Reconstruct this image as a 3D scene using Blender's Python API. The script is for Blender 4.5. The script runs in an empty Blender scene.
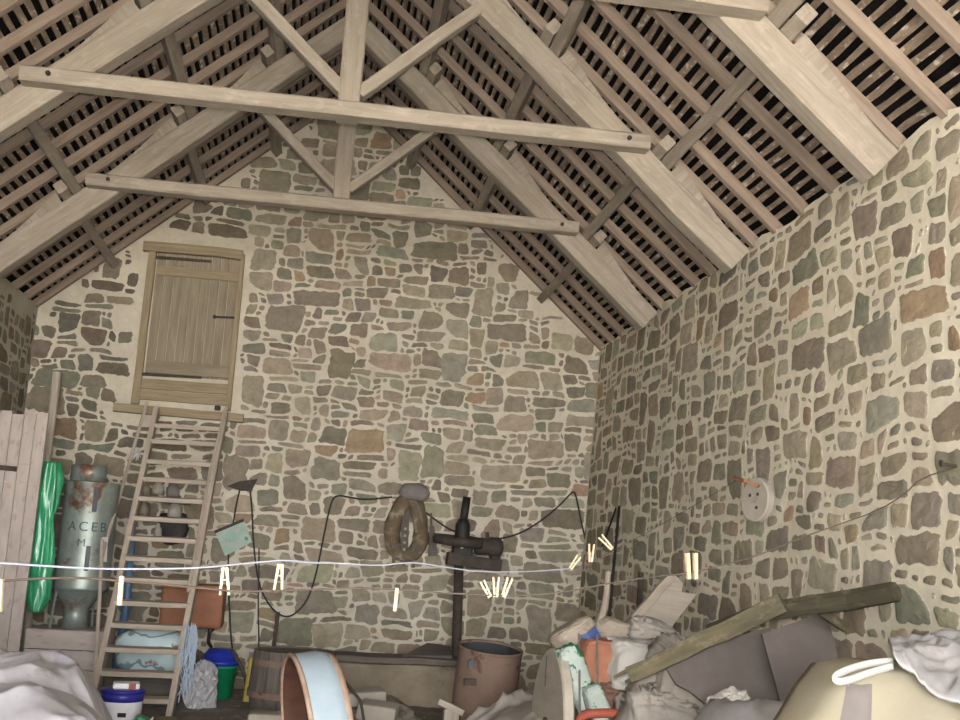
import bpy, bmesh, math, random
from mathutils import Vector, Matrix, noise, Euler
import numpy as np
scene = bpy.context.scene
COL = scene.collection
PI = math.pi

# ------------------------------------------------------------------ camera
CAM = Vector((0, 0, 1.55))
ROLL, PITCH, YAW, FPX = 0.0576, 0.1726, 0.1378, 1106.16
_f = Vector((math.sin(YAW)*math.cos(PITCH), math.cos(YAW)*math.cos(PITCH), math.sin(PITCH)))
_r = Vector((math.cos(YAW), -math.sin(YAW), 0))
_u = _r.cross(_f)
RGT = _r*math.cos(ROLL) + _u*math.sin(ROLL)
UPV = -_r*math.sin(ROLL) + _u*math.cos(ROLL)
FWD = _f
cd = bpy.data.cameras.new('camera')
cam = bpy.data.objects.new('camera', cd); COL.objects.link(cam)
cam.matrix_world = Matrix(((RGT.x, UPV.x, -FWD.x, CAM.x), (RGT.y, UPV.y, -FWD.y, CAM.y), (RGT.z, UPV.z, -FWD.z, CAM.z), (0, 0, 0, 1)))
cd.sensor_width = 36; cd.lens = FPX*36/960; cd.clip_start = .02; cd.clip_end = 200
scene.camera = cam

def at(px, py, Y=None, X=None, Z=None):
    "the point of the place seen at (px, py) of the photograph, on the plane y=Y, x=X or z=Z"
    d = FWD*FPX + RGT*(px-480) - UPV*(py-360)
    if Y is not None: t = (Y-CAM.y)/d.y
    elif X is not None: t = (X-CAM.x)/d.x
    else: t = (Z-CAM.z)/d.z
    return CAM + d*t

# ------------------------------------------------------------------ room numbers (metres)
XR, HR, XL, HL, AX, AZ, D = 2.937, 3.817, -2.984, 3.764, 0.008, 6.435, 11.66
YF = -4.5
T0, T1, T2 = 5.15, 7.19, 9.31
SR = Vector((XR-AX, 0, HR-AZ)).normalized(); NR = Vector((-SR.z*-1, 0, 0))
SR = Vector((XR-AX, 0, HR-AZ)).normalized()            # down the right slope
SL = Vector((XL-AX, 0, HL-AZ)).normalized()            # down the left slope
NRU = Vector((-SR.z, 0, SR.x))                          # outward (up) normals
NLU = Vector((SL.z, 0, -SL.x))
APEX = Vector((AX, 0, AZ))
LR = (Vector((XR, 0, HR))-APEX).length; LL = (Vector((XL, 0, HL))-APEX).length
def roof(side, s, n, y):
    "point on a slope: s metres down from the ridge, n metres above the rafters' underside"
    S, N = (SR, NRU) if side > 0 else (SL, NLU)
    p = APEX + S*s + N*n
    return Vector((p.x, y, p.z))

# ------------------------------------------------------------------ materials
def new_mat(name):
    m = bpy.data.materials.new(name); m.use_nodes = True
    nt = m.node_tree; nt.nodes.clear()
    out = nt.nodes.new('ShaderNodeOutputMaterial'); b = nt.nodes.new('ShaderNodeBsdfPrincipled')
    nt.links.new(b.outputs[0], out.inputs[0])
    return m, nt, b
def N(nt, kind, **kw):
    n = nt.nodes.new(kind)
    for k, v in kw.items():
        if k in n.inputs.keys() if hasattr(n.inputs, 'keys') else False: n.inputs[k].default_value = v
        else: setattr(n, k, v)
    return n
def coords(nt, scale=(1, 1, 1), attr='gc'):
    a = nt.nodes.new('ShaderNodeAttribute'); a.attribute_name = attr
    mp = nt.nodes.new('ShaderNodeMapping'); mp.inputs['Scale'].default_value = scale
    nt.links.new(a.outputs['Vector'], mp.inputs['Vector'])
    return mp.outputs[0]
def noise_n(nt, vec, scale, detail=4, rough=.6, dist=0):
    n = nt.nodes.new('ShaderNodeTexNoise'); n.inputs['Scale'].default_value = scale
    n.inputs['Detail'].default_value = detail; n.inputs['Roughness'].default_value = rough; n.inputs['Distortion'].default_value = dist
    nt.links.new(vec, n.inputs['Vector']); return n.outputs['Fac']
def ramp(nt, fac, stops):
    r = nt.nodes.new('ShaderNodeValToRGB'); el = r.color_ramp.elements
    while len(el) < len(stops): el.new(.5)
    for e, (p, c) in zip(el, stops):
        e.position = p; e.color = (c[0], c[1], c[2], 1) if hasattr(c, '__len__') else (c, c, c, 1)
    nt.links.new(fac, r.inputs[0]); return r.outputs[0]
def mix(nt, fac, a, b, mode='MIX'):
    m = nt.nodes.new('ShaderNodeMix'); m.data_type = 'RGBA'; m.blend_type = mode
    for s, v in ((m.inputs[0], fac), (m.inputs[6], a), (m.inputs[7], b)):
        if hasattr(v, 'is_linked') or hasattr(v, 'links'): nt.links.new(v, s)
        elif hasattr(v, '__len__'): s.default_value = (v[0], v[1], v[2], 1)
        else: s.default_value = v
    return m.outputs[2]
def math_n(nt, op, a, b=0.0):
    m = nt.nodes.new('ShaderNodeMath'); m.operation = op
    for s, v in ((m.inputs[0], a), (m.inputs[1], b)):
        if hasattr(v, 'links'): nt.links.new(v, s)
        else: s.default_value = v
    return m.outputs[0]
def bump(nt, b, h, strength=.3, dist=.01):
    n = nt.nodes.new('ShaderNodeBump'); n.inputs['Strength'].default_value = strength; n.inputs['Distance'].default_value = dist
    nt.links.new(h, n.inputs['Height']); nt.links.new(n.outputs[0], b.inputs['Normal'])

def wood(name, dark, light, spot=None, along=1.3, across=16, rough=.9, blot=.35, spot_amt=.8):
    m, nt, b = new_mat(name)
    g = noise_n(nt, coords(nt, (along, across, across)), 2.0, 6, .65, .4)
    c = ramp(nt, g, [(.28, dark), (.72, light)])
    big = noise_n(nt, coords(nt, (1.2, 3, 3)), 1.5, 3, .6)
    c = mix(nt, ramp(nt, big, [(.35, 0), (.75, blot)]), c, [x*.55 for x in dark])
    if spot:
        s = noise_n(nt, coords(nt, (5, 9, 9)), 2.0, 3, .6)
        c = mix(nt, ramp(nt, s, [(.56, 0), (.66, spot_amt)]), c, spot)
    nt.links.new(c, b.inputs['Base Color']); b.inputs['Roughness'].default_value = rough
    bump(nt, b, g, .5, .006); return m
def rough_mat(name, c1, c2, scale=4, spot=None, spot_at=(.58, .68), spot_scale=9, rough=.85, metal=0, bumpd=.004, spec=.3):
    m, nt, b = new_mat(name)
    v = coords(nt)
    g = noise_n(nt, v, scale, 6, .65)
    c = ramp(nt, g, [(.3, c1), (.7, c2)])
    if spot:
        s = noise_n(nt, v, spot_scale, 5, .65, .3)
        c = mix(nt, ramp(nt, s, [(spot_at[0], 0), (spot_at[1], 1)]), c, spot)
    nt.links.new(c, b.inputs['Base Color']); b.inputs['Roughness'].default_value = rough
    b.inputs['Metallic'].default_value = metal; b.inputs['Specular IOR Level'].default_value = spec
    bump(nt, b, noise_n(nt, v, scale*6, 5, .7), .35, bumpd); return m
def plain(name, c, rough=.6, metal=0, spec=.4):
    return rough_mat(name, [x*.85 for x in c], [min(1, x*1.12) for x in c], 6, rough=rough, metal=metal, spec=spec, bumpd=.001)

def masonry(name, mort1, mort2, stain=None):
    "lime mortar with per-stone colours carried by the mesh (attributes: sc = stone colour, se = distance in from the stone's edge)"
    m, nt, b = new_mat(name)
    v = coords(nt)
    fine = noise_n(nt, v, 14, 6, .7)
    mort = ramp(nt, noise_n(nt, v, 2.2, 6, .65), [(.3, mort1), (.7, mort2)])
    mort = mix(nt, ramp(nt, fine, [(.5, 0), (.8, .35)]), mort, [x*.6 for x in mort1])
    if stain: mort = mix(nt, ramp(nt, noise_n(nt, v, .7, 4, .6), [(.5, 0), (.68, .6)]), mort, stain)
    sa = nt.nodes.new('ShaderNodeAttribute'); sa.attribute_name = 'sc'
    st = mix(nt, ramp(nt, noise_n(nt, v, 9, 6, .7), [(.3, 0), (.75, 1)]), mix(nt, 1.0, sa.outputs['Color'], (.78, .78, .78), 'MULTIPLY'), mix(nt, 1.0, sa.outputs['Color'], (1.38, 1.34, 1.26), 'MULTIPLY'))
    se = nt.nodes.new('ShaderNodeAttribute'); se.attribute_name = 'se'
    e = math_n(nt, 'ADD', se.outputs['Fac'], math_n(nt, 'MULTIPLY', math_n(nt, 'SUBTRACT', noise_n(nt, v, 26, 5, .7), .5), 1.1))
    mask = ramp(nt, e, [(.16, 0), (.26, 1)])
    smear = ramp(nt, noise_n(nt, v, 6.5, 5, .7), [(.66, 1), (.74, .55)])
    mask = math_n(nt, 'MULTIPLY', mask, smear)
    nt.links.new(mix(nt, mask, mort, st), b.inputs['Base Color'])
    b.inputs['Roughness'].default_value = 1; b.inputs['Specular IOR Level'].default_value = .03
    bump(nt, b, fine, .4, .008); return m

M = {}
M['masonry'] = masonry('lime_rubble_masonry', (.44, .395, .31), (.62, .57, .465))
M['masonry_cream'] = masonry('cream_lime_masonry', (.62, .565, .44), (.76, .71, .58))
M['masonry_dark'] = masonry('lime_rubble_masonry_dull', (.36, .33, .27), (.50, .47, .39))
M['beam'] = wood('limed_oak_beam', (.24, .20, .155), (.37, .32, .26), (.42, .375, .31), blot=.3, spot_amt=.3)
M['rafter'] = wood('rafter_wood', (.20, .15, .115), (.33, .26, .20), blot=.25)
M['lath'] = wood('split_lath', (.14, .10, .07), (.42, .33, .24), (.66, .6, .52), 3.0, 11, blot=.55)
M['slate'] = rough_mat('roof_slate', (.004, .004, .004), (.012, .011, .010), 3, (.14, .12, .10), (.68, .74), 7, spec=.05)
M['door'] = wood('loft_door_wood', (.20, .16, .11), (.33, .28, .20), along=1.0, across=9, blot=.3)
M['frame_wood'] = wood('door_frame_wood', (.22, .17, .10), (.36, .29, .19), blot=.2)
M['ladder'] = wood('ladder_wood', (.33, .27, .21), (.52, .45, .37), blot=.2)
M['white_wood'] = wood('whitewashed_planks', (.38, .325, .29), (.55, .485, .44), (.32, .22, .18), .8, 4, blot=.15, spot_amt=.5)
M['pale_wood'] = wood('bleached_board', (.36, .31, .25), (.52, .46, .39), blot=.2)
M['moss_wood'] = wood('mossy_timber', (.055, .047, .026), (.17, .145, .085), (.24, .20, .13), 1.2, 9, blot=.6, spot_amt=.35)
M['moss_dark'] = wood('dark_mossy_log', (.03, .026, .016), (.095, .08, .045), (.15, .15, .07), 1.2, 8, blot=.5, spot_amt=.4)
M['dark_wood'] = wood('old_dark_wood', (.085, .072, .06), (.17, .145, .12), blot=.4)
M['spring'] = plain('spring_wire', (.35, .31, .25), .4)
M['peg'] = wood('peg_wood', (.42, .335, .21), (.52, .43, .29), blot=.05)
M['iron'] = rough_mat('black_iron', (.018, .017, .016), (.042, .038, .034), 8, (.07, .045, .03), (.6, .7), rough=.6, metal=.3)
M['iron_brown'] = rough_mat('rusty_brown_iron', (.035, .028, .022), (.075, .06, .048), 8, (.12, .07, .045), (.6, .72), rough=.75)
M['rust'] = rough_mat('rusted_drum', (.16, .105, .08), (.24, .165, .125), 3, (.10, .055, .04), (.57, .66), 6, rough=.85)
M['drum_in'] = rough_mat('drum_inside', (.03, .032, .035), (.06, .062, .065), 4)
M['galv'] = rough_mat('galvanised_rusty', (.20, .235, .21), (.36, .41, .37), 3, (.17, .085, .05), (.55, .64), 2.6, rough=.45, metal=.45)
M['green_sheet'] = rough_mat('green_plastic', (.02, .22, .09), (.06, .42, .2), 3, rough=.3, spec=.6)
M['white_sheet'] = rough_mat('white_plastic_sheet', (.43, .425, .46), (.62, .61, .65), 2.5, (.30, .255, .2), (.60, .74), 5, rough=.45, spec=.5)
M['clear_sheet'] = rough_mat('grey_plastic_sheet', (.27, .265, .275), (.42, .41, .41), 3, (.24, .205, .17), (.60, .74), rough=.4, spec=.5)
M['cream'] = rough_mat('cream_fabric', (.26, .235, .17), (.335, .305, .225), 2.2, (.25, .205, .14), (.64, .78), 3, rough=.8)
M['mauve'] = rough_mat('grey_stripe', (.16, .142, .132), (.205, .185, .172), 4)
M['white'] = plain('white_strap', (.50, .485, .46), .5)
M['wire_white'] = plain('white_coated_wire', (.30, .31, .37), .5)
M['wire_dark'] = plain('dark_wire', (.09, .07, .055), .6)
M['cable'] = plain('black_cable', (.014, .014, .015), .55)
M['slab'] = rough_mat('dark_sheet', (.095, .079, .070), (.155, .132, .118), 2.5, (.24, .215, .20), (.66, .78), 5, rough=.7)
M['sack_grey'] = rough_mat('woven_grey_sack', (.30, .27, .235), (.45, .41, .365), 3, (.24, .17, .13), (.62, .74), 4)
M['sack_tan'] = rough_mat('tan_paper_sack', (.30, .25, .19), (.42, .36, .29), 3)
M['sack_white'] = rough_mat('white_woven_sack', (.42, .40, .37), (.56, .54, .50), 3, (.36, .30, .235), (.62, .76), 4)
M['orange'] = rough_mat('orange_sack', (.30, .12, .07), (.42, .195, .125), 4)
M['net_brown'] = rough_mat('brown_sacking', (.13, .07, .05), (.26, .16, .115), 14)
M['seed'] = rough_mat('seed_bag', (.30, .37, .32), (.48, .52, .48), 3, (.02, .15, .07), (.52, .56), 11, rough=.5)
M['blue_strap'] = plain('blue_strap', (.06, .11, .28), .5)
M['red'] = plain('red_plastic', (.36, .085, .05), .6)
M['tub_blue'] = rough_mat('pale_blue_enamel', (.31, .40, .46), (.40, .48, .54), 3, (.36, .29, .24), (.68, .76), 9, rough=.5)
M['tub_rim'] = rough_mat('rust_cream_rim', (.30, .175, .095), (.46, .36, .295), 7)
M['tub_in'] = rough_mat('tub_rust_inside', (.05, .022, .015), (.12, .055, .035), 5)
M['blue'] = plain('blue_plastic', (.015, .03, .30), .35)
M['green'] = plain('green_bucket', (.01, .22, .09), .35)
M['pail_white'] = plain('white_pail', (.78, .78, .82), .35)
M['navy'] = plain('navy_band', (.03, .03, .26), .4)
M['crimson'] = plain('brown_red_mark', (.30, .06, .04), .5)
M['tank'] = rough_mat('red_brown_tank', (.22, .085, .04), (.34, .145, .07), 3, (.12, .05, .03), (.62, .72), 5, rough=.6)
M['blue_pipe'] = plain('blue_pipe', (.10, .19, .32), .4)
M['blue_net'] = plain('blue_twine', (.40, .48, .57), .6)
M['yellow'] = plain('yellow_plastic', (.34, .26, .03), .5)
M['board_green'] = rough_mat('pale_green_board', (.22, .36, .29), (.40, .54, .45), 6, (.42, .41, .38), (.52, .56), 16)
M['leather'] = rough_mat('old_leather', (.075, .055, .033), (.20, .15, .09), 7, (.31, .27, .20), (.56, .66), 7)
M['leather_grey'] = rough_mat('worn_leather_cap', (.12, .11, .10), (.22, .20, .18), 6)
M['stone_trough'] = rough_mat('tan_trough_stone', (.17, .14, .10), (.29, .24, .17), 3, (.12, .10, .08), (.56, .66), 4, bumpd=.02)
M['stone_pale'] = rough_mat('pale_disc_stone', (.30, .27, .225), (.38, .345, .29), 5)
M['wood_disc'] = wood('grey_disc_wood', (.40, .36, .29), (.54, .495, .41), along=1.5, across=7, blot=.2)
M['earth'] = rough_mat('packed_earth', (.09, .075, .06), (.19, .165, .135), 2.5, (.28, .25, .22), (.62, .7), 12, bumpd=.02)
M['rubble'] = rough_mat('dusty_rubble', (.10, .085, .07), (.22, .19, .155), 5, (.34, .31, .28), (.6, .68), 11, bumpd=.03)
M['ground'] = rough_mat('pale_gravel', (.42, .38, .32), (.58, .54, .47), 5)
M['letter'] = plain('painted_letters', (.055, .085, .10), .6)
M['slot'] = plain('dark_slot', (.03, .03, .045), .4)

def floral():
    m, nt, b = new_mat('floral_oilcloth')
    v = coords(nt)
    c = ramp(nt, noise_n(nt, v, 3, 4), [(.3, (.40, .56, .58)), (.7, (.62, .74, .74))])
    w = nt.nodes.new('ShaderNodeTexWave'); w.wave_type = 'RINGS'; w.inputs['Scale'].default_value = 3.2; w.inputs['Distortion'].default_value = 9; w.inputs['Detail Scale'].default_value = 1.2
    nt.links.new(v, w.inputs['Vector'])
    c = mix(nt, ramp(nt, w.outputs['Fac'], [(.02, .8), (.10, 0)]), c, (.10, .17, .20))
    fl = noise_n(nt, v, 13, 3, .6)
    low = noise_n(nt, v, 3.3, 2)
    c = mix(nt, math_n(nt, 'MULTIPLY', ramp(nt, fl, [(.55, 0), (.6, 1)]), ramp(nt, low, [(.52, 0), (.58, 1)])), c, (.30, .13, .15))
    nt.links.new(c, b.inputs['Base Color']); b.inputs['Roughness'].default_value = .4
    return m
M['floral'] = floral()

# ------------------------------------------------------------------ mesh builder
rng = random.Random(7)
class MB:
    def __init__(s):
        s.bm = bmesh.new(); s.gc = s.bm.verts.layers.float_vector.new('gc')
    def _v(s, p, g=None):
        v = s.bm.verts.new(p); v[s.gc] = Vector(g if g is not None else p); return v
    def box(s, c, size, rot=None, bev=0):
        c = Vector(c); R3 = rot.to_matrix() if isinstance(rot, Euler) else (rot or Matrix.Identity(3))
        off = Vector((rng.uniform(0, 50), rng.uniform(0, 50), rng.uniform(0, 50)))
        b2 = bmesh.new(); bmesh.ops.create_cube(b2, size=1)
        for v in b2.verts: v.co = Vector((v.co.x*size[0], v.co.y*size[1], v.co.z*size[2]))
        if bev: bmesh.ops.bevel(b2, geom=list(b2.edges), offset=bev, segments=2, affect='EDGES', profile=.6)
        ax = max(range(3), key=lambda i: size[i]); perm = [ax]+[i for i in range(3) if i != ax]
        vm = {v: s._v(c+R3 @ v.co, Vector([v.co[i] for i in perm])+off) for v in b2.verts}
        for f in b2.faces: s.bm.faces.new([vm[v] for v in f.verts])
        b2.free(); return s
    def bar(s, p0, p1, w, h, up=(0, 0, 1), w1=None, h1=None, n=1, wob=0, cham=0):
        "timber from p0 to p1, w across, h along up; n stations with wobble"
        p0, p1 = Vector(p0), Vector(p1); d = (p1-p0); L = d.length; d.normalize()
        up = Vector(up); side = d.cross(up).normalized(); up = side.cross(d).normalized()
        w1 = w if w1 is None else w1; h1 = h if h1 is None else h1
        off = Vector((rng.uniform(0, 50), rng.uniform(0, 50), rng.uniform(0, 50)))
        rings = []
        for i in range(n+1):
            t = i/n; c = p0.lerp(p1, t); ww = (w+(w1-w)*t)/2; hh = (h+(h1-h)*t)/2
            if wob: c += side*rng.uniform(-wob, wob)+up*rng.uniform(-wob, wob)
            k = cham if cham else min(ww, hh)*.12
            loc = [(-ww+k, -hh), (ww-k, -hh), (ww, -hh+k), (ww, hh-k), (ww-k, hh), (-ww+k, hh), (-ww, hh-k), (-ww, -hh+k)]
            rings.append([s._v(c+side*a+up*b, Vector((t*L, a, b))+off) for a, b in loc])
        for A, B in zip(rings, rings[1:]):
            for j in range(8): s.bm.faces.new((A[j], A[(j+1) % 8], B[(j+1) % 8], B[j]))
        s.bm.faces.new(rings[0][::-1]); s.bm.faces.new(rings[-1]); return s
    def tube(s, pts, r, n=8, r1=None, caps=True, smooth_path=0):
        pts = [Vector(p) for p in pts]
        for _ in range(smooth_path):
            q = [pts[0]]
            for a, b in zip(pts, pts[1:]): q += [a.lerp(b, .25), a.lerp(b, .75)]
            pts = q+[pts[-1]]
        rings = []; L = 0; prev = None; nrm = None
        for i, p in enumerate(pts):
            t = (pts[min(i+1, len(pts)-1)]-pts[max(i-1, 0)]).normalized()
            if nrm is None: nrm = t.cross(Vector((.3, .2, 1)) if abs(t.z) < .9 else Vector((1, .1, 0))).normalized()
            else: nrm = (nrm-t*nrm.dot(t)).normalized()
            bi = t.cross(nrm)
            if prev is not None: L += (p-prev).length
            prev = p; rr = r+((r1-r)*i/(len(pts)-1) if r1 is not None else 0)
            rings.append([s._v(p+(nrm*math.cos(2*PI*k/n)+bi*math.sin(2*PI*k/n))*rr, (L, rr*math.cos(2*PI*k/n), rr*math.sin(2*PI*k/n))) for k in range(n)])
        for A, B in zip(rings, rings[1:]):
            for j in range(n): s.bm.faces.new((A[j], A[(j+1) % n], B[(j+1) % n], B[j]))
        if caps: s.bm.faces.new(rings[0][::-1]); s.bm.faces.new(rings[-1])
        return s
    def lathe(s, prof, c=(0, 0, 0), rot=None, n=32, dent=0, seed=0, sx=1, sy=1):
        c = Vector(c); R3 = rot if rot is not None else Matrix.Identity(3); rings = []
        for r, z in prof:
            if r < 1e-6: rings.append([s._v(c+R3 @ Vector((0, 0, z)), (0, 0, z))]); continue
            ring = []
            for k in range(n):
                a = 2*PI*k/n; rr = r
                if dent: rr *= 1+dent*(noise.noise(Vector((math.cos(a)*1.7+seed, math.sin(a)*1.7, z*4))))
                q = Vector((rr*math.cos(a)*sx, rr*math.sin(a)*sy, z)); ring.append(s._v(c+R3 @ q, q+Vector((seed, seed, 0))))
            rings.append(ring)
        for A, B in zip(rings, rings[1:]):
            if len(A) == 1 and len(B) == 1: continue
            for j in range(n):
                k = (j+1) % n
                if len(A) == 1: s.bm.faces.new((A[0], B[k], B[j]))
                elif len(B) == 1: s.bm.faces.new((A[j], A[k], B[0]))
                else: s.bm.faces.new((A[j], A[k], B[k], B[j]))
        return s
    def slab(s, pts, thick, nrm=None):
        "polygon of 3-D points given a thickness away from nrm's side"
        pts = [Vector(p) for p in pts]
        if nrm is None: nrm = (pts[1]-pts[0]).cross(pts[2]-pts[0]).normalized()
        nrm = Vector(nrm); off = Vector((rng.uniform(0, 50),)*3)
        e = (pts[1]-pts[0]).normalized(); f = nrm.cross(e)
        g = lambda p, z: Vector(((p-pts[0]).dot(e), (p-pts[0]).dot(f), z))+off
        A = [s._v(p, g(p, 0)) for p in pts]; B = [s._v(p-nrm*thick, g(p, thick)) for p in pts]
        s.bm.faces.new(A); s.bm.faces.new(B[::-1])
        for i in range(len(pts)):
            j = (i+1) % len(pts); s.bm.faces.new((A[i], B[i], B[j], A[j]))
        return s
    def blob(s, c, size, rot=None, seed=0, amp=.12, freq=2.2, n=40, m=24, e=.55, ridge=.05, rf=7, flat=0):
        "stuffed sack / crumpled heap: superellipsoid with folds"
        c = Vector(c); R3 = rot.to_matrix() if isinstance(rot, Euler) else (rot or Matrix.Identity(3)); rings = []
        sp = lambda x: math.copysign(abs(x)**e, x)
        for i in range(m+1):
            th = -PI/2+PI*i/m; ring = []
            for k in range(n):
                ph = 2*PI*k/n
                q = Vector((sp(math.cos(th))*sp(math.cos(ph)), sp(math.cos(th))*sp(math.sin(ph)), sp(math.sin(th))))
                d = 1+amp*noise.noise(q*freq*.6+Vector((seed*3.1, seed, 0)))
                w = noise.noise(Vector((q.x*rf*.5, q.y*rf*.35, q.z*rf))+Vector((seed, 7, seed))+q*1.5*noise.noise(q*2+Vector((seed,)*3)))
                d += ridge*(1-abs(w)*2.2)
                p = Vector((q.x*size[0]/2*d, q.y*size[1]/2*d, q.z*size[2]/2*d))
                if flat and p.z < -size[2]/2*flat: p.z = -size[2]/2*flat
                ring.append(s._v(c+R3 @ p, p+Vector((seed*2.3, 0, 0))))
                if i in (0, m): break
            rings.append(ring)
        for A, B in zip(rings, rings[1:]):
            for j in range(n):
                k = (j+1) % n
                if len(A) == 1: s.bm.faces.new((A[0], B[k], B[j]))
                elif len(B) == 1: s.bm.faces.new((A[j], A[k], B[0]))
                else: s.bm.faces.new((A[j], A[k], B[k], B[j]))
        return s
    def build(s, name, mat, parent=None, smooth=False, origin=None):
        bmesh.ops.recalc_face_normals(s.bm, faces=list(s.bm.faces))
        o3 = Vector(origin) if origin is not None else (root_loc(parent) if parent else Vector((0, 0, 0)))
        for v in s.bm.verts: v.co -= o3
        me = bpy.data.meshes.new(name); s.bm.to_mesh(me); s.bm.free()
        me.materials.append(mat if not isinstance(mat, str) else M[mat])
        if smooth:
            for p in me.polygons: p.use_smooth = True
        o = bpy.data.objects.new(name, me); COL.objects.link(o)
        if parent: o.parent = parent
        else: o.location = o3
        return o
def root_loc(o):
    while o.parent: o = o.parent
    return Vector(o.location)
def thing(name, label, cat, loc=(0, 0, 0), group=None):
    o = bpy.data.objects.new(name, None); COL.objects.link(o); o.location = loc
    o.empty_display_size = .1; o['label'] = label; o['category'] = cat
    if group: o['group'] = group
    return o
def tag(o, label, cat, group=None, kind=None):
    o['label'] = label; o['category'] = cat
    if group: o['group'] = group
    if kind: o['kind'] = kind
    return o
def struct(o): o['kind'] = 'structure'; return o
ORD = ['first', 'second', 'third', 'fourth', 'fifth', 'sixth', 'seventh', 'eighth', 'ninth', 'tenth', 'eleventh', 'twelfth', 'thirteenth', 'fourteenth', 'fifteenth', 'sixteenth', 'seventeenth', 'eighteenth', 'nineteenth', 'twentieth', 'twenty-first', 'twenty-second']

# ------------------------------------------------------------------ rubble masonry
PAL = [((.205, .175, .135), 5), ((.175, .15, .115), 4), ((.20, .195, .15), 4), ((.19, .20, .165), 3), ((.24, .205, .155), 3), ((.24, .155, .095), 1.2), ((.22, .175, .145), 2), ((.15, .14, .125), 2)]
def swell(u, v, k): return .014*noise.noise(Vector((u*1.3+k, v*1.3, k)))
def stone_layout(U0, U1, V0, V1, cell, r, sizes, big, skip, inside):
    nx, ny = int((U1-U0)/cell), int((V1-V0)/cell); occ = np.zeros((nx, ny), bool); out = []
    def put(i, j, w, h): occ[i:i+w, j:j+h] = True; out.append((U0+i*cell, V0+j*cell, w*cell, h*cell))
    for _ in range(int(nx*ny*big)):
        w, h = r.choice([(5, 4), (6, 4), (5, 3), (6, 3), (4, 4), (7, 3), (4, 5)]); i, j = r.randrange(max(1, nx-w)), r.randrange(max(1, ny-h))
        if not occ[i:i+w, j:j+h].any(): put(i, j, w, h)
    for j in range(ny):
        i = 0
        while i < nx:
            if occ[i, j]: i += 1; continue
            if not inside(U0+i*cell, V0+j*cell): i += 1; continue
            for t in range(8):
                w, h = r.choice(sizes)
                w = min(w, nx-i); h = min(h, ny-j)
                if not occ[i:i+w, j:j+h].any(): break
            else: w, h = 1, 1
            if w*h <= 1 and r.random() < skip: occ[i, j] = True
            else: put(i, j, w, h)
            i += w
    return out
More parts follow.
